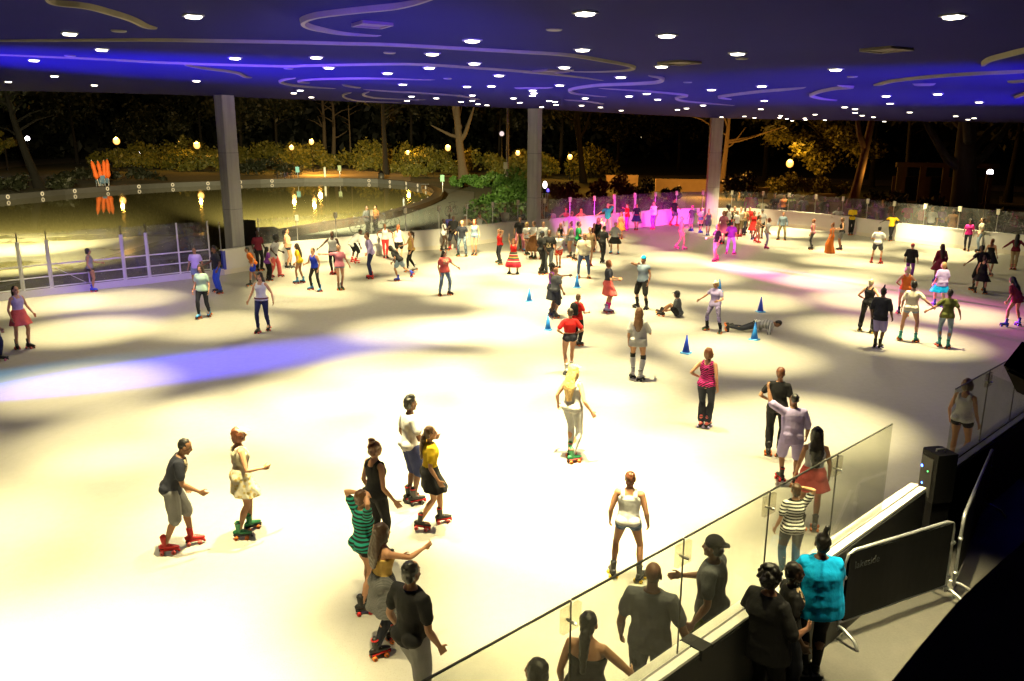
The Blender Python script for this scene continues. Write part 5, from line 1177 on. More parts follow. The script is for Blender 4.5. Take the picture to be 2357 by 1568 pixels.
P('F', (800, 112), (1010, 1045), 110, 'roll/bent/lean', 'd', 'afro,k', 'jersey,lgrey', 'baggy,coral', 'coral,coral', 'person with a very large afro in grey jersey near the black speaker stack', lean=18, H=1.8)
P('F', (640, 112), (700, 905), 150, 'stand/rel/rel', 'd', 'buzz,k', 'tee,maroon', 'pants,black', 'black', 'dark-clad man behind the person with the afro')
P('F', (855, 575), (880, 1120), 60, 'stand/bent/rel', 'l', 'long,k', 'tee,purple', 'pants,black', 'black', 'long-haired person in purple and black behind the belted white tank', fem=1)
P('F', (1285, 57), (1265, 885), 85, 'cross/rail/hip', 'm', 'pony,k', 'tank,peach', 'hot,ink', 'black,white', 'woman in peach tank top with hand on hip leaning on the boards', fem=1, lean=-6)
P('F', (1490, 360), (1500, 1160), 285, 'stag/low/rel', 'm', 'vlong,n', 'tee,yellow', 'hot,tan', 'sky,coral', 'woman in yellow tee and tan shorts on blue skates near the left boards', fem=1, lean=8)
P('F', (1680, 430), (1800, 1310), 225, 'straddle/rel/bent', 'm', 'short,b', 'tank,royal', 'leggings,black', 'sky,coral', 'boy in royal blue tank top and black leggings with legs apart', H=1.7, lean=6)
P('B', (775, 310), (768, 672), 195, 'close/rel/out', 'd', 'buzz,k', 'tank,lgrey', 'leggings,black', 'red,red', 'slim person in grey tank top and black leggings on red skates')
P('B', (825, 420), (820, 800), 165, 'close/low/level', 'l', 'bun,n', 'tee,pink', 'hot,ldenim', 'black,orange,green', 'woman in pink tee and denim shorts with one arm raised out', fem=1, hy=20)
P('B', (950, 288), (935, 578), 60, 'wide/knee/knee', 'd', 'buzz,k', 'bigtee,white', 'long,black', 'red,red,white', 'man in white shirt and black shorts bending far forward on red skates', lean=52, H=1.84, drop=.08)
P('B', (1045, 310), (1075, 708), 275, 'close/out/out', 'l', 'short,b', 'long,lilac', 'pants,navy', 'red,red', 'man in lilac shirt and navy trousers gliding left on red skates', lean=12)
P('B', (1175, 250), (1190, 540), 175, 'close/lean/lean', 'b', 'short,k', 'tank,lgrey', 'leggings,red', 'black,coral', 'woman in bright red trousers looking down against the boards', fem=1, hp=-30)
P('B', (1290, 260), (1300, 575), 20, 'stand/rel/rel', 'l', 'pony,r', 'tank,white', 'shorts,black', 'black', 'woman with auburn hair in white top seen from behind by the boards', fem=1)
P('G', (640, 660), (645, 1325), 290, 'kickR/bent/bent', 't', 'long,k', 'tee,black', 'shorts,bluegrey', 'royal,coral', 'skater bent forward in black top and grey shorts, one leg kicked back', lean=48, H=1.66, fem=1, drop=.06)
P('G', (830, 478), (850, 1170), 255, 'walkL/rel/fwd', 'm', 'pony,n', 'tank,gold', 'leggings,black', 'white,orange', 'woman in golden tank top and black leggings on white skates', fem=1)
P('G', (1470, 795), (1385, 1560), 150, 'wide/out/down', 'l', 'long,k', 'tee,coral,print', 'jeans,denim,fade', 'black', 'woman in coral printed tee and faded jeans, alone mid-rink', fem=1, fat=1.12)
P('G', (1350, 290), (1370, 830), 100, 'stag/bent/chest', 'd', 'buzz,k', 'tank,white', 'hot,white', 'black', 'dark-skinned woman in white romper standing at the far boards', fem=1)
P('G', (1460, 213), None, 150, 'stand/lean/lean', 'd', 'bald', 'tee,royal', 'pants,black', '-black', 'bald man in blue shirt just beyond the boards', out=.6)
P('G', (1540, 240), (1530, 810), 190, 'wide/clasp/rel', 'd', 'bald', 'bigtee,black', 'long,ink', 'red,red', 'big man in black tee and black shorts on red skates at the boards', fat=1.25)
P('G', (1675, 320), (1670, 920), 195, 'wide/rel/bent', 'l', 'short,p', 'tee,ink', 'pants,bluegrey,camo', SKG, 'fair-haired boy in black tee and grey camouflage trousers')
P('G', (1720, 222), None, 170, 'stand/lean/lean', 't', 'short,k', 'tee,peach', 'pants,black', '-black', 'onlooker in white cap and peach shirt beyond the boards', out=.6, hat='cap,white')
P('G', (1865, 305), (1870, 908), 190, 'close/rel/rel', 'l', 'long,r', 'tank,bluegrey', 'hot,bluegrey', 'black', 'girl with long reddish hair in grey romper and tall black boots', fem=1)
P('G', (1950, 188), None, 150, 'stand/lean/rail', 'l', 'pony,b', 'tank,white', 'pants,black', '-black', 'woman in white tank top leaning on the boards from outside', out=.55, fem=1)
P('C', (905, 420), (900, 855), 250, 'straddle/head/head', 'l', 'short,b', 'tank,red', 'leggings,ink', 'black,orange,green', 'boy in red tank top with both hands on his head')
P('C', (1062, 545), (1062, 975), 185, 'wide/up/up', 'l', 'long,r', 'tank,red', 'midi,red,serape', 'black,black', 'girl in striped red and black skirt with hands raised before her face', fem=1, legs='wide')
P('C', (1110, 285), (1135, 705), 180, 'wide/rel/rel', 't', 'buzz,k', 'tee,black', 'pants,pink', 'sky,coral', 'man in black tee and pink trousers in front of the boards')
P('C', (962, 172), None, 175, 'stand/clasp/clasp', 'l', 'short,p', 'long,cream', 'pants,cream', '-brown', 'fair man in pale yellow shirt standing beyond the boards', out=.9)
P('C', (1155, 205), None, 160, 'stand/rel/rel', 'm', 'tall,y', 'tee,ink', 'pants,black', '-black', 'blond onlooker in dark shirt directly left of the middle pillar', out=1.)
P('C', (1250, 282), (1255, 640), 120, 'stand/bent/bent', 't', 'short,k', 'tee,navy', 'shorts,black', 'black', 'dark-haired person in navy tee behind the cluster by the middle pillar')
P('C', (1232, 350), (1220, 748), 150, 'close/bent/rel', 'l', 'long,y', 'tee,white', 'hot,black', SKG, 'woman in white tee and black shorts beside the brown skirt', fem=1)
P('C', (1318, 335), (1300, 792), 220, 'stand/fwd/bent', 'l', 'bob,b', 'tee,white', 'midi,brown', SKG, 'woman in white top and long brown skirt pointing left', fem=1)
P('C', (1410, 338), (1412, 800), 170, 'stand/rel/rel', 'l', 'short,n', 'long,white', 'pants,tan', 'black', 'man in white shirt hidden behind the two men in black')
P('C', (1440, 445), (1392, 978), 60, 'stag/rel/rel', 'd', 'short,k', 'tee,black', 'pants,black', 'black', 'man in black tee and black trousers, left of a pair', hat='backcap,ink')
P('C', (1488, 425), (1482, 978), 200, 'stand/rel/rel', 'b', 'buzz,k', 'tee,black,print', 'pants,dgrey', 'black', 'man in black printed tee, right of a pair in black')
P('C', (1600, 475), (1598, 900), 190, 'close/clasp/rel', 'l', 'bun,n', 'tee,white', 'shorts,red,floral', 'black', 'woman in white tee with patterned red shorts', fem=1)
P('C', (1545, 832), (1515, 1478), 100, 'stand/fwdup/chest', 'b', 'curly,k', 'tank,purple', 'skirt,ink', 'black', 'dark-haired woman hugging the man in the grey tee', fem=1)
P('C', (1580, 878), (1552, 1492), 40, 'stag/chest/rel', 't', 'bald', 'tee,dgrey', 'long,ink', 'black', 'bald man in dark grey tee and long black shorts beside the cones', fat=1.08)
P('C', (1450, 172), None, 210, 'stand/lean/chest', 'l', 'bun,r', 'tee,bluegrey', 'pants,black', '-black', 'woman in pale blue shirt leaning in by the truss tower', out=.5, fem=1)
P('C', (1520, 195), None, 190, 'stand/rel/rel', 'm', 'short,k', 'tee,cream', 'pants,black', '-black', 'onlooker in cream top right of the truss tower', out=.8)
P('C', (1690, 188), None, 180, 'stand/lean/lean', 'l', 'short,n', 'tank,coral', 'pants,black', '-black', 'onlooker in coral top and cap beyond the boards', out=.6, hat='cap,coral')
P('C', (1760, 215), (1752, 640), 185, 'wide/lean/lean', 'm', 'bald', 'bigtee,white', 'pants,cream', 'white', 'man in loose white tee standing against the pink-lit boards')
P('C', (1615, 362), (1618, 700), 180, 'close/rel/rel', 'l', 'long,y', 'tank,black', 'hot,bluegrey', 'black', 'blond woman in black tank top near the pink boards', fem=1)
P('C', (1870, 195), None, 180, 'stand/lean/lean', 'l', 'long,p', 'tank,peach', 'pants,black', '-black', 'fair-haired woman in peach top beyond the pink boards', out=.6, fem=1)
P('C', (1745, 348), (1742, 782), 300, 'close/bent/rel', 'l', 'bun,b', 'tank,grey', 'hot,ldenim', 'black', 'woman in grey tank top and denim shorts facing the boards', fem=1)
P('C', (1870, 335), (1822, 815), 80, 'walkL/rel/bent', 't', 'short,k', 'tee,green', 'long,navy', 'black', 'boy in green tee and navy shorts')
P('C', (1938, 405), (1962, 880), 175, 'close/rel/rel', 'm', 'short,n', 'tank,tan', 'hot,tan', 'red,red', 'person in tan behind the man with the cream jacket')
P('C', (1950, 470), (1895, 1025), 185, 'wide/phone/rel', 't', 'bald', 'hood,cream', 'jeans,jeans', 'tan,orange', 'man in cream jacket and jeans holding a phone up')
# far middle
P('D', (75, 358), (60, 740), 175, 'wide/rel/rel', 'l', 'long,y', 'tank,black', 'skirt,black', SKG, 'woman in black dress with long fair hair near the far boards', fem=1)
P('D', (168, 198), (165, 560), 190, 'wide/head/rail', 'l', 'short,y', 'tee,teal', 'pants,pink', 'black', 'man in teal tee with one hand on his head by the boards', hy=10)
P('D', (185, 438), (110, 862), 35, 'roll/bent/rel', 'b', 'buzz,k', 'tee,black', 'pants,black', 'black,white', 'man all in black striding away towards the far boards', lean=14)
P('D', (245, 405), (245, 762), 190, 'wide/bent/bent', 'l', 'short,n', 'hood,lgrey', 'skirt,black', 'sky,coral', 'woman in pale grey jacket and black skirt on blue skates', fem=1)
P('D', (395, 212), (380, 508), 250, 'close/fwd/level', 'l', 'short,r', 'tee,red', 'leggings,magenta', 'magenta,pink', 'person in red top and magenta-lit trousers against the pink boards')  # magenta light is put into the trouser colour
P('D', (318, 300), (308, 600), 200, 'stand/rel/rel', 'm', 'long,r', 'tank,orange', 'skirt,orange', 'maroon', 'woman in orange dress behind the grey jacket', fem=1)
P('D', (470, 208), (480, 502), 185, 'close/rel/bent', 'l', 'long,n', 'tee,ink', 'skirt,navy', 'black', 'woman in dark belted dress against the pink boards', fem=1, band='red')
P('D', (672, 185), (665, 492), 215, 'close/chest/chest', 'l', 'short,r', 'hood,white', 'leggings,purple', 'hotpink', 'person in white jacket and purple leggings, hands at chest')
P('D', (935, 148), (885, 455), 130, 'walkL/rail/rel', 't', 'short,k', 'tee,black', 'shorts,dgrey', 'red', 'person in black shirt perched against the magenta end of the boards', lean=-4)
P('D', (830, 118), None, 180, 'stand/rel/rel', 'd', 'short,k', 'long,black', 'pants,black', '-black', 'dark figure standing outside near the glass gate at the far end', out=1.2)
P('D', (930, 340), (955, 710), 80, 'walkR/bent/rel', 'l', 'short,y', 'tank,peach', 'hot,peach', 'pink,pink', 'pale peach-clad skater crossing before the magenta boards')
P('D', (1075, 230), (1082, 512), 215, 'close/out/rel', 'l', 'short,n', 'tee,dgrey', 'long,grey', 'royal,royal', 'child in grey tee and pink cap with one arm out', hat='beanie,hotpink')
P('D', (1180, 248), (1175, 532), 150, 'close/rel/rel', 'm', 'pony,k', 'crop,lgrey', 'hot,denim', 'royal,royal', 'girl in grey cropped top and denim shorts with knee pads', fem=1, pads='black')
P('D', (1265, 270), (1258, 562), 175, 'close/rel/low', 'l', 'bun,n', 'tank,dgrey', 'shorts,dgrey', 'royal,royal', 'girl in dark grey romper on royal blue skates', fem=1)
P('D', (1388, 430), (1350, 842), 240, 'stag/rel/fwd', 'm', 'bun,r', 'tee,black', 'leggings,pink', 'hotpink,hotpink', 'woman in black top and pink-lit leggings holding a white cup', fem=1, key='cup')  # pink light is put into the legging colour
P('D', (1500, 398), (1505, 765), 20, 'wide/bent/rel', 'm', 'short,k', 'tee,purple', 'pants,lilac', 'magenta,pink', 'man in purple shirt and pale trousers in the magenta light', fat=1.1)
P('D', (1412, 285), (1418, 650), 190, 'close/bent/rel', 'l', 'bob,r', 'tee,pink', 'skirt,pink', 'black', 'child in pink tee behind the black top and pink-lit leggings', fem=1)
P('D', (1475, 225), (1468, 575), 120, 'stand/rel/rel', 'b', 'afro,k', 'tank,white', 'shorts,black', 'black', 'dark-skinned person in white tank top left of the red hooded boy')
P('D', (1545, 232), (1538, 560), 185, 'wide/rel/rel', 'm', 'bald', 'tank,black,print', 'shorts,red', 'royal,royal', 'man in black printed tank top and red shorts')
P('D', (1612, 240), (1608, 575), 200, 'close/bent/rel', 'l', 'short,n', 'tank,cream', 'long,khaki', 'red,red', 'man in cream tank top and khaki shorts on red skates')
P('D', (1730, 240), (1698, 538), 150, 'walkL/rel/bent', 'l', 'short,n', 'hood,red', 'brief,black', 'black', 'boy in red hooded top and black shorts', socks='black,.35')
P('D', (1772, 288), (1748, 602), 170, 'walkR/rel/rel', 't', 'bun,k', 'tank,red', 'skirt,red', 'black,royal', 'woman in red dress beside the red hooded boy', fem=1)
P('D', (1822, 325), (1792, 640), 120, 'walkR/bent/bent', 'm', 'pony,b', 'bra,peach', 'hot,peach', 'red,orange', 'woman in peach two-piece leaning right', fem=1, lean=10)
P('D', (1858, 265), (1835, 595), 190, 'close/rel/rel', 't', 'short,k', 'tee,lgrey', 'shorts,black', 'black', 'man in pale grey tee and cap at the back of the red cluster', hat='cap,grey')
P('D', (1937, 360), (1888, 708), 95, 'close/rel/out', 'l', 'bob,r', 'tee,white', 'leggings,lilac', 'hotpink,pink', 'woman in white top and lilac leggings leaning right', fem=1, lean=10)
P('D', (2060, 298), (2062, 612), 185, 'wide/rel/rel', 'l', 'short,b', 'long,bluegrey', 'pants,khaki', 'black', 'man in blue-grey shirt and khaki trousers facing us at the far boards')
P('D', (1862, 162), None, 180, 'stand/lean/lean', 'd', 'short,k', 'tee,cream', 'pants,black', '-black', 'man in cream tee leaning on the boards from outside, far end', out=.55)
P('D', (1722, 68), None, 180, 'stand/rel/rel', 'm', 'short,k', 'long,magenta', 'pants,magenta', '-black', 'onlooker lit magenta behind the far glass, left of a pair', out=3.2)  # clothes coloured magenta in place of magenta light
P('D', (1772, 66), None, 180, 'stand/rel/rel', 'm', 'long,b', 'long,magenta', 'maxi,magenta', '-black', 'onlooker in bright magenta behind the far glass, right of a pair', out=3.2, fem=1)
P('C', (1160, 430), (1165, 690), 190, 'stand/rel/rel', 'm', 'short,k', 'tee,white', 'pants,olive,camo', 'black', 'person in camouflage trousers half hidden by the pink trousers')
P('D', (1572, 285), (1572, 575), 170, 'stand/bent/rel', 'm', 'short,n', 'tee,white', 'pants,brown', 'red,red', 'person in white tee and brown trousers behind the black printed tank top')
P('D', (1795, 300), (1800, 590), 190, 'close/rel/rel', 'l', 'short,b', 'tee,sky', 'shorts,navy', 'black', 'person in pale blue tee at the back right of the red cluster')
P('D', (20, 430), (18, 720), 185, 'close/bent/rel', 'm', 'long,n', 'tee,maroon', 'hot,black', 'black', 'girl in maroon tee left of the black dress and long fair hair', fem=1)
P('D', (110, 440), (98, 640), 180, 'close/rel/rel', 'l', 'short,n', 'tank,pink', 'shorts,white', 'pink,pink', 'child in pink tank top and white shorts before the pink boards')
P('D', (1650, 250), (1650, 560), 200, 'close/rel/bent', 'b', 'short,k', 'tee,tan', 'pants,dgrey', 'black', 'man in tan tee right of the cream tank top')
# right
P('E', (250, 300), (240, 572), 275, 'close/rel/rel', 'm', 'short,r', 'tank,pink', 'leggings,dgrey', 'black,orange', 'girl in pink tank top with a jacket tied at her waist', fem=1, band='lilac')
P('E', (435, 335), (405, 602), 270, 'close/rel/out', 'l', 'bun,r', 'tank,orange', 'maxi,orange', 'black,orange', 'woman in long orange dress skating left', fem=1)
P('E', (502, 285), (490, 578), 260, 'close/bent/bent', 'm', 'short,b', 'tank,black', 'shorts,grey', 'black,coral', 'man in black vest and grey shorts right of the orange dress')
P('E', (480, 195), None, 185, 'stand/lean/lean', 'm', 'short,k', 'tee,white', 'pants,black', '-black', 'man in white shirt leaning on the boards left of the yellow tee', out=.5)
P('E', (595, 178), (580, 432), 175, 'close/cross/cross', 'd', 'buzz,k', 'tee,yellow', 'pants,black', 'black', 'guard in yellow tee with arms folded against the boards')
P('E', (965, 242), (930, 472), 185, 'cross/rail/rail', 'd', 'short,k', 'tee,yellow', 'pants,black', 'black', 'guard in yellow tee with arms spread along the boards', side=-4)
P('E', (830, 360), (800, 692), 10, 'wide/bent/bent', 'l', 'short,k', 'tee,white', 'shorts,dgrey', 'red,red', 'man in white tee and dark shorts seen from behind on red skates')
P('E', (1082, 510), (1085, 838), 10, 'stand/rel/rel', 'l', 'buzz,k', 'bigtee,black', 'pants,purple', 'black', 'man in black tee and pink cap seen from behind', hat='beanie,coral')
P('E', (1098, 708), (1030, 1142), 345, 'roll/hip/hip', 'l', 'bob,p', 'tank,orange', 'hot,lgrey', 'black', 'fair-haired woman in orange top with hands on hips', fem=1)
P('E', (780, 813), (710, 1292), 20, 'wide/hip/hip', 'l', 'short,p', 'tank,black', 'pants,black', 'black,yellow', 'short-haired blond woman in black halter and black trousers', fem=1)
P('E', (892, 893), (810, 1432), 15, 'close/rel/rel', 'b', 'knot,k', 'bigtee,ink', 'long,lilac', 'black,lilac', 'man in dark tee and pale grey shorts seen from behind')
P('E', (1150, 830), (1075, 1372), 5, 'wide/rel/out', 'm', 'short,k', 'tee,cream', 'hot,ldenim,camo', 'teal,orange', 'woman in cream tee and denim shorts holding hands on teal skates', fem=1)
P('E', (1442, 903), (1385, 1425), 350, 'stag/out/low', 't', 'short,k', 'tee,olive', 'leggings,bluegrey', 'teal,orange', 'woman in olive tee and grey jeans holding hands on teal skates', fem=1)
P('E', (1445, 668), (1345, 1070), 330, 'roll/rel/rel', 'l', 'bob,y', 'loose,lilac', 'skirt,turq', 'royal,royal', 'woman in loose lilac top lit bright magenta from the left', fem=1, fat=1.1)
P('E', (1412, 510), (1340, 862), 340, 'roll/rel/rel', 'm', 'vlong,n', 'long,maroon', 'skirt,maroon', 'royal,royal', 'woman with long dark hair in maroon dress', fem=1)
P('E', (1620, 300), (1592, 562), 180, 'walkL/rel/rel', 'b', 'curly,k', 'tee,hotpink', 'jeans,ink', 'black', 'woman in pink top and jeans against the right boards', fem=1)
P('E', (1715, 288), (1698, 560), 265, 'wide/rel/hip', 'm', 'short,n', 'tee,cream', 'jeans,ldenim', 'black', 'man in cream tee and pale jeans leaning at the right boards', side=5)
P('E', (1772, 468), (1775, 800), 20, 'stand/rel/rel', 'm', 'pony,r', 'strap,black', 'skirt,black', 'black', 'auburn-haired woman with bare shoulders in the dark on the right', fem=1)
P('E', (1725, 520), (1690, 930), 330, 'wide/out/bent', 'b', 'short,k', 'tee,black', 'long,black', 'black', 'dark-clad skater leaning left among the shadows at the right', lean=15)
P('E', (1750, 622), (1705, 955), 15, 'wide/rel/low', 'l', 'bun,n', 'tank,black', 'skirt,black', 'black', 'woman in black dress seen from behind on the right', fem=1)
P('E', (2012, 430), (1992, 748), 5, 'close/out/out', 't', 'vlong,k', 'long,maroon', 'flare,tan', 'coral', 'woman with very long hair in maroon top and tan trousers, arms out', fem=1)
P('E', (2110, 800), (1985, 1240), 300, 'straddle/rel/rel', 'm', 'long,k', 'loose,maroon', 'hot,hotpink', 'royal,royal', 'crouching skater in maroon with pink shorts at the right frame edge', fem=1, lean=28, H=1.66)
# middle
P('D', (190, 815), (160, 1402), 75, 'close/fwd/bent', 'l', 'bob,o', 'tee,ink', 'skirt,coral', 'lilac,coral', 'red-haired girl in coral dress with pink socks, facing right', fem=1, socks='hotpink,.55')
P('D', (600, 765), (540, 1357), 215, 'wide/rel/face', 't', 'short,k', 'vest,bluegrey', 'long,black', 'black,black', 'man in turquoise helmet, denim vest and black shorts, hand to mouth', hat='beanie,turq', socks='black,.5')
P('D', (945, 1168), (935, 1450), 280, 'sit/rest/rest', 't', 'bob,k', 'tee,dgrey', 'shorts,black', 'black,orange', 'man in grey tee and dark cap sitting on the rink floor', sit=.15, H=1.74, hat='cap,ink', lean=8)
P('D', (1300, 1028), (1320, 1610), 210, 'straddle/bent/out', 'l', 'bob,y', 'tee,lilac', 'leggings,lilac,camo', SKG, 'woman in lilac tee, patterned leggings and white cap, one arm out', fem=1, hat='cap,cream', socks='black,.5')
P('D', (1890, 1490), (1440, 1600), 84, 'stand/bent/fwdup', 't', 'short,k', 'long,white,bw', 'jeans,ink', 'black,orange', 'man lying on the rink floor behind the blue cone', H=1.72, lie=-84)
P('d', (372, 105), (400, 535), 40, 'stand/bent/bent', 'l', 'short,b', 'tee,red', 'pants,black', 'black', 'woman in red tee carrying a black backpack', fem=1, key='bag')
P('d', (335, 213), (335, 765), 350, 'walkR/hip/hip', 'l', 'short,n', 'crop,red', 'brief,ink', 'white,ink', 'woman in red cropped sweater and black briefs, hands on hips', fem=1, socks='coral,.7')
P('d', (385, 668), (352, 1468), 35, 'stag/low/low', 'l', 'vlong,y', 'tank,lgrey', 'leggings,white', 'green,orange,coral', 'woman with long blond hair and cap in grey top and white leggings', fem=1, hat='cap,cream')
P('d', (915, 213), (885, 812), 5, 'stag/down/bent', 'm', 'long,b', 'loose,lgrey', 'hot,black', 'white,ink', 'woman in slipping grey sweater with white knee socks and black knee pads', fem=1, socks='white,.1', pads='black')
P('d', (1495, 540), (1435, 1208), 15, 'close/hip/down', 'l', 'bob,o', 'tank,hotpink,zebra', 'flare,ink', 'coral,lilac', 'red-haired woman in pink zebra tank top and flared black trousers', fem=1, hy=20)
# foreground left
P('a', (515, 428), (515, 1405), 95, 'roll/rel/fwd', 't', 'buzz,k', 'tee,ink,print', 'long,grey', 'red,coral,red', 'man in dark printed tee and grey shorts leaning on red skates', lean=22, H=1.74, hp=10)
P('a', (975, 345), (1065, 1282), 75, 'stag/rel/bent', 'l', 'bob,o', 'tank,cream', 'mini,cream,floral', 'green,orange,black', 'woman in cream dress and pale cap on green skates', fem=1, hat='cap,cream')
P('b', (920, 103), (880, 1265), 65, 'close/rel/bent', 'b', 'tall,k', 'tee,white', 'long,navy', 'black,black,red', 'man in white tee and navy shorts with tall dark hair')
P('b', (1085, 408), (1080, 1512), 80, 'walkL/out/rel', 'm', 'lowpony,b', 'tee,yellow', 'mini,black', 'black,coral,red', 'woman in yellow tee and black shorts striding right', fem=1)
P('b', (485, 575), None, 55, 'stand/rel/low', 'm', 'bun,o', 'tank,black', 'leggings,black', 'black', 'woman with red top bun in black tank top and leggings', fem=1, H=1.76)
P('c', (297, -190), (335, 905), 60, 'stag/head/head', 'l', 'short,b', 'tee,teal,tealstripe', 'hot,black', 'black,red', 'woman in teal and black striped tee with hands on her head', fem=1)
P('c', (560, 103), (525, 1275), 60, 'roll/fwd/fwdup', 'm', 'long,n', 'strap,gold', 'skirt,grey,fine', 'black,orange,red', 'woman with long brown hair in grey patterned skirt and black leggings', fem=1, socks='ink,-.1')
P('c', (725, 440), None, 45, 'walkL/rel/rel', 't', 'short,k', 'tee,black', 'long,grey', 'red,orange', 'man in black tee and grey shorts at the bottom of the frame', H=1.82)
# foreground right
P('e', (535, 90), None, 5, 'stand/hip/rel', 'l', 'short,o', 'tee,black', 'pants,black', 'black', 'red-haired woman in black off-shoulder tee', H=1.74, fem=1, at=(4.85, 14.2, 0))
P('e', (515, 290), (375, 955), 345, 'stag/wave/rel', 't', 'buzz,k', 'bigtee,lilac', 'long,lilac', 'black,red,red', 'man in pale lilac shirt and shorts raising one arm to the left', fat=1.12, lean=4)
P('e', (600, 530), (520, 1290), 350, 'stand/rel/rel', 'm', 'vlong,k', 'tank,white', 'mini,coral', 'black', 'woman with long black hair in white top and coral skirt', fem=1)
P('e', (440, 938), (375, 1660), 340, 'stand/rel/head', 'l', 'short,b', 'tee,white,bw', 'jeans,dgrey', 'black', 'woman in black and white striped tee with an arm raised to her head', fem=1)
P('f', (872, 60), (865, 845), 5, 'wide/rel/rel', 'm', 'short,o', 'tank,white', 'hot,denim', 'black,yellow', 'boy in loose white tank top and denim shorts seen from behind')
P('f', (1062, 703), None, 10, 'stand/rel/low', 'b', 'bald', 'tee,dgrey', 'pants,dgrey,camo', 'black', 'bald man in dark grey tee right behind the near glass', H=1.86, fat=1.15)
P('f', (600, 1050), None, 15, 'stand/rel/lean', 't', 'lowpony,k', 'strap,black', 'pants,black', '-black', 'woman with bare shoulders and a long ponytail at the bottom edge', H=1.7, fem=1, fat=1.1)
P('f', (240, 1390), None, 300, 'stand/rel/rel', 't', 'bob,k', 'tank,black', 'pants,black', '-black', 'dark-haired woman with only her head in frame at the bottom', H=1.62, fem=1)
P('g', (420, 183), None, 285, 'stag/rel/fwd', 'b', 'short,k', 'tee,dgrey', 'pants,olive,camo', 'black', 'man in dark tee and backwards black cap holding out his open hand', H=1.84, hat='backcap,black', fat=1.1, key='palm')
P('g', (1265, 170), (1275, 1500), 345, 'close/fwd/fwd', 'b', 'knot,k', 'loose,turq', 'leggings,black', '-black', 'woman in bright turquoise top and black leggings at the near boards', fem=1, fat=1.36)
P('g', (925, 478), None, 35, 'stand/rel/bent', 'b', 'curly,k', 'bigtee,black', 'pants,black', '-black', 'woman with short curly hair all in black in the foreground', H=1.74, fem=1, fat=1.32)
P('g', (1135, 437), None, 70, 'stand/rel/rel', 'd', 'short,k', 'tee,black,print', 'pants,ink', '-black', 'woman in profile with silver hoop earrings between two others', H=1.6, fem=1, earring=1)
P('h', (775, 168), None, 20, 'stand/rel/rel', 'm', 'bob,b', 'tank,white', 'hot,black', 'black', 'person in white top with a blue mark behind the right-hand glass', H=1.7, fem=1)
# beyond the glass
P('B', (1050, 108), (1040, 345), 130, 'stand/rel/bent', 'd', 'buzz,k', 'bigtee,dgrey', 'pants,black', '-black', 'man in grey tee standing outside by the bicycles')
P('B', (1115, 105), (1115, 330), 230, 'stand/bent/bent', 'b', 'short,k', 'tee,brown', 'pants,black', '-black', 'man in brown tee standing outside by the bicycles')
for cr, x, y, off, top, bot, lab in (('J', 1050, 1085, 3., 'tee,black', 'pants,black', 'dark onlooker behind the far glass, left of the orange shirt'), ('J', 1190, 1082, 3.4, 'tank,orange', 'shorts,black', 'onlooker in orange shirt behind the far glass'), ('J', 1300, 1088, 3.2, 'tee,olive', 'pants,black', 'onlooker in olive shirt behind the far glass'), ('J', 1480, 1098, 3., 'tee,dgrey', 'pants,black', 'onlooker in grey shirt behind the far glass'), ('J', 1790, 1120, 3.2, 'long,black', 'pants,dgrey', 'onlooker in black and grey behind the far glass'), ('I', 225, 1060, 3.4, 'tee,brown', 'shorts,black', 'onlooker in brown shirt behind the right glass'),
        ('I', 375, 1072, 3., 'tee,ink', 'shorts,black', 'onlooker in dark blue shirt behind the right glass'), ('I', 690, 1075, 5., 'tee,hotpink', 'pants,black', 'onlooker in pink shirt far behind the right glass'), ('I', 870, 1098, 3.6, 'tank,pink', 'shorts,brown', 'onlooker in pale pink top behind the right glass'), ('I', 1010, 1120, 3., 'tee,lgrey', 'pants,black', 'onlooker in pale grey shirt behind the right glass'), ('I', 1140, 1118, 4., 'tee,purple', 'pants,black', 'onlooker in purple shirt behind the right glass'), ('I', 1285, 1150, 3., 'long,brown', 'pants,brown', 'onlooker in brown clothes behind the right glass')):
    P(cr, (x, y), None, 170+(x*7) % 60-30, 'stand/rel/bent', 'tbm'[x % 3], 'short,k', top, bot, '-black', lab, out=off)
# things people hold or wear
o, F, S = FIGS['bag']; mb = MB(); Tm = F.T; c = F.spine(.27)+Tm@V3(0, -.19, 0); rs = []
for t, w, d in ((-.2, .13, .06), (-.16, .155, .085), (0, .16, .1), (.14, .145, .085), (.2, .09, .05)): rs.append([c+Tm@V3(w*math.cos(a), d*math.sin(a), t) for a in np.linspace(0, 2*PI, 15)[:-1]])
mb.rings(rs); loc = np.array(o.location); R_ = rz(o.rotation_euler[2])
b = empty('backpack', tuple(loc), o.rotation_euler[2]); tag(b, 'black backpack worn over a red tee near the middle of the rink', 'backpack'); mb.v = [tuple(np.array(q)*S) for q in mb.v]; mb.build('bag_body', cloth('black'), b, True)
for s in (-1, 1):
    mb = MB(); mb.tube([c+Tm@V3(s*.09, .08, .18), F.spine(.46)+Tm@V3(s*.105, .0, .03), F.spine(.36)+Tm@V3(s*.1, .145, 0), F.spine(.2)+Tm@V3(s*.14, .1, 0), c+Tm@V3(s*.13, .05, -.14)], [(.026, .008)]*5, 8); mb.v = [tuple(np.array(q)*S) for q in mb.v]; mb.build('strap', cloth('dgrey'), b, True)
o, F, S = FIGS['cup']; w = (F.wr[1]+(F.wr[1]-F.el[1])/.25*.1)*S; b = link(bpy.data.objects.new('cup', (lambda m_: (m_.tube([(0, 0, -.06), (0, 0, .06)], [.034, .044], 14, False), m_.mesh('cup', mat('white_paper', (.8, .8, .8), .6, var=0), True))[1])(MB())))
b.location = tuple(np.array(o.location)+rz(o.rotation_euler[2])@w); tag(b, 'white cup held out by the woman in pink-lit leggings', 'cup')
run_jobs()
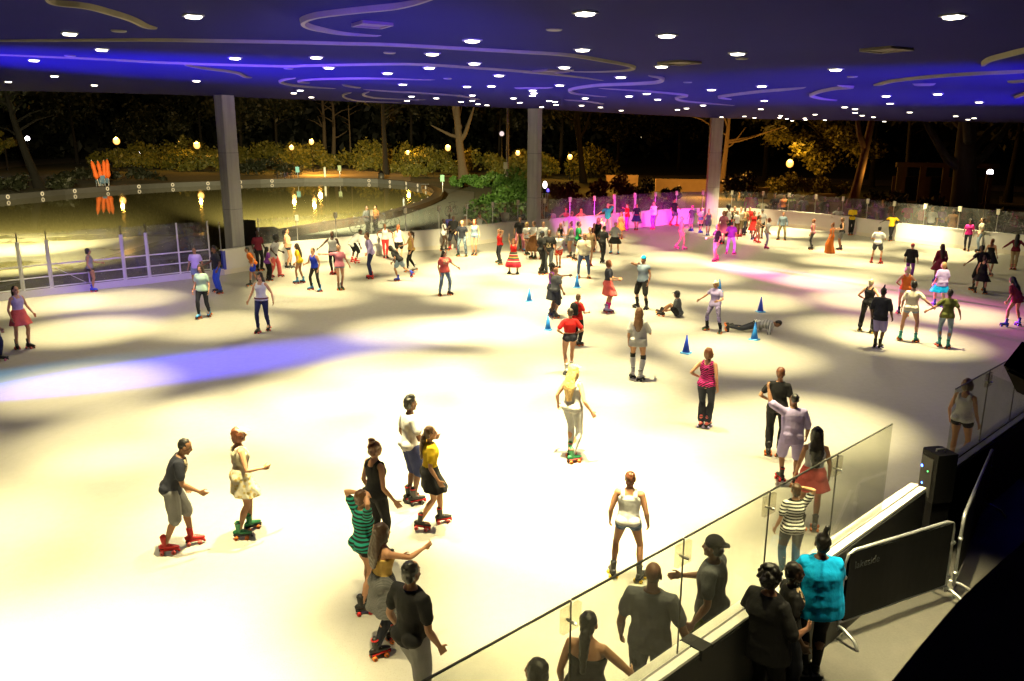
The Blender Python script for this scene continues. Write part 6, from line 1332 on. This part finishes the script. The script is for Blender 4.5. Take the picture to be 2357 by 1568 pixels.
# ------------------------------------------------------------------ light
def spot(name, p, to, power, color, ang, blend=1., r=.06):
    l = bpy.data.lights.new(name, 'SPOT'); l.energy = power; l.color = color; l.spot_size = math.radians(ang); l.spot_blend = blend; l.shadow_soft_size = r
    o = bpy.data.objects.new(name, l); COL.objects.link(o); o.location = tuple(p); d = Vector(to)-Vector(p); o.rotation_euler = d.to_track_quat('-Z', 'Y').to_euler(); return o
WARM = (1., .85, .42)
PW = 4700
for i, p in enumerate(LP):
    if math.hypot(p[0], p[1]) > 85: continue
    z = ceil_z(p[0], p[1])-.06
    spot('downlight', (p[0], p[1], z), (p[0], p[1], 0), PW*(.8+.4*((i*37) % 10)/10), WARM, 41, .9)
NEARL = [(-4.5, 6.5, 4.), (-3., 12.6, 1.8), (.8, 13, 2.8), (1.6, 8.4, .8), (-1.8, 7.4, .5), (-8, 9, 2.), (-10, 12, .9), (5., 15, .5), (1.6, 4.5, .5), (4.6, 7.6, .6)]
for x, y, k in NEARL: spot('downlight', (x, y, ceil_z(x, y)-.06), (x, y, 0), 3700*k, WARM, 58, 1.)
for x, y, k in ((-9, 20, .4), (0, 20, 1), (9, 21, .6), (-6, 30, 1.2), (4, 32, 1.3), (14, 34, 1), (12, 46, 1.3), (20, 42, 1.2), (-13, 26, .8)): spot('fill_light', (x, y, ceil_z(x, y)-.06), (x, y, 0), 900*k, WARM, 150, .6)  # wide fill spots added to lift the floor between the lamps
for q, t in (((-8, 30), (-9, 37)), ((-2, 34), (-2, 42)), ((5, 39), (5, 47)), ((13, 46), (15, 55)), ((17, 42), (23, 46)), ((-3, 33), (-6, 39.5))): spot('board_fill', (*q, ceil_z(*q)-.06), (*t, .4), 12000, WARM, 28, 1.)  # fill spots added to brighten the boards, no fixtures
# coloured stage light on the boards, floor and ceiling
for mx, mk in ((1320, .6), (1400, .9), (1475, 1.1), (1545, 1.3), (1605, 1.)): spot('stage_light_magenta', (1.5, 15, 6.2), tuple(G(mx, 512 if mx < 1350 else 500, .3)), 62000*mk, (1., .03, .8), 5.2, .6)
TT = behind_boards(1252, 500, 2.2); spot('stage_light_pink', (TT[0]+.2, TT[1]-.5, 3.6), tuple(G(1960, 664)), 160000, (1., .1, .55), 13, .9, .05)
spot('stage_light_magenta', (TT[0]+.2, TT[1]-.5, 3.4), tuple(G(2270, 735, .6)), 60000, (1., .03, .7), 10, .8, .05)
spot('stage_light_blue', (-20, 12.5, 3.2), tuple(G(390, 850)), 140000, (.05, .04, 1.), 14, 1.)
spot('stage_light_cyan', (-20, 13, 3.2), tuple(G(40, 868)), 9000, (.02, .5, 1.), 13, .9)
spot('stage_light_magenta', (1.5, 15, 6.2), tuple(G(1540, 540)), 120000, (1., .05, .6), 8, 1.); spot('stage_light_magenta', (1.5, 15, 6.2), tuple(G(1690, 572)), 70000, (1., .05, .6), 6, 1.)
spot('stage_light_violet', (-8, 14, 6.5), tuple(G(300, 668, .3)), 9000, (.28, .1, 1.), 24, .9)
for s_, t, pw, an in (((-16, 13, .5), (-8, 20), 26000, 42), ((-16, 12, .5), (-2, 21), 30000, 26), ((.3, 1.2, 3.3), (-2.5, 17), 12000, 22), ((14, 9, .5), (9, 19), 20000, 42), ((24, 20, .5), (15, 25), 25000, 42)):
    spot('stage_light_uplight', s_, (t[0], t[1], ceil_z(*t)), pw*1.35, (.1, .03, 1.), an+8, 1., .3)
for q, t, pw in (((-9.5, 38.5, 6.4), (-17, 66, 0), 260000), ((-10.5, 38., 6.4), (-11, 68, 0), 200000), ((-1, 45, 6.4), (-1, 58, 0), 7000), ((-19, 33, 6.2), (-32, 52, 0), 110000), ((-18.5, 32.5, 6.), (-24, 39, 0), 11000)):
    spot('outdoor_fill', q, t, pw, (1., .85, .42), 40 if t[1] > 55 else (52 if t[1] > 45 else 80), 1., .2)  # added fill for pool and bushes, no fixture at the canopy edge
for p, r, w, c in LIGHTS:
    l = bpy.data.lights.new('park_lamp', 'POINT'); l.energy = w; l.color = c; l.shadow_soft_size = .25; o = bpy.data.objects.new('park_lamp', l); COL.objects.link(o); o.location = tuple(np.array(p)+V3(0, 0, -(r+.35)))
    o.location = (p[0], p[1]-.25, p[2]+r+.35)
g = behind_boards(1252, 500, 2.2); spot('truss_red', (g[0]+.3, g[1]-.3, 3.2), (g[0]+4, g[1]+3, .5), 1500, (1, .06, .05), 120, 1.)
spot('outdoor_fill', (-18, 34, 6.3), tuple(G(228, 405)+V3(0, 0, 0)), 90000, (1., .75, .4), 9, .9, .2)  # added fill aimed at the folded parasols
for x, d, w in ((1634, 84, 2600), (2010, 76, 110), (1440, 92, 1800), (735, 128, 2600)):  # added point lights without posts, brightening the walls and plaza
    l = bpy.data.lights.new('park_lamp', 'POINT'); l.energy = w; l.color = (1, .42, .06); l.shadow_soft_size = .3; o = bpy.data.objects.new('park_lamp', l); COL.objects.link(o); q = AT(x, 400, d); o.location = (q[0], q[1], 3.)
# night sky
w = bpy.data.worlds.new('World'); scene.world = w; w.use_nodes = True; nt = w.node_tree; bg = nt.nodes['Background']
sky = nt.nodes.new('ShaderNodeTexSky'); sky.sky_type = 'NISHITA'; sky.sun_disc = False; sky.sun_elevation = math.radians(-4); sky.sun_rotation = math.radians(120)
nt.links.new(sky.outputs[0], bg.inputs[0]); bg.inputs[1].default_value = .05
# ------------------------------------------------------------------ camera
cd = bpy.data.cameras.new('camera'); co = bpy.data.objects.new('camera', cd); COL.objects.link(co); cd.sensor_width = 36; cd.lens = FPX/FW*36; cd.clip_end = 900; cd.clip_start = .05
M_ = Matrix(((CR[0], CU[0], -CF[0], 0), (CR[1], CU[1], -CF[1], 0), (CR[2], CU[2], -CF[2], CAMH), (0, 0, 0, 1))); co.matrix_world = M_; scene.camera = co
scene.render.engine = 'CYCLES'
vs = scene.view_settings; vs.view_transform = 'Standard'; vs.look = 'None'; vs.gamma = 1; vs.exposure = .3
cy = scene.cycles; cy.use_denoising = True; cy.max_bounces = 7; cy.diffuse_bounces = 3; cy.glossy_bounces = 3; cy.transparent_max_bounces = 14; cy.transmission_bounces = 4; cy.sample_clamp_indirect = 4; cy.sample_clamp_direct = 0; cy.caustics_reflective = False; cy.caustics_refractive = False; cy.use_light_tree = True
try: cy.denoiser = 'OPENIMAGEDENOISE'
except Exception: pass
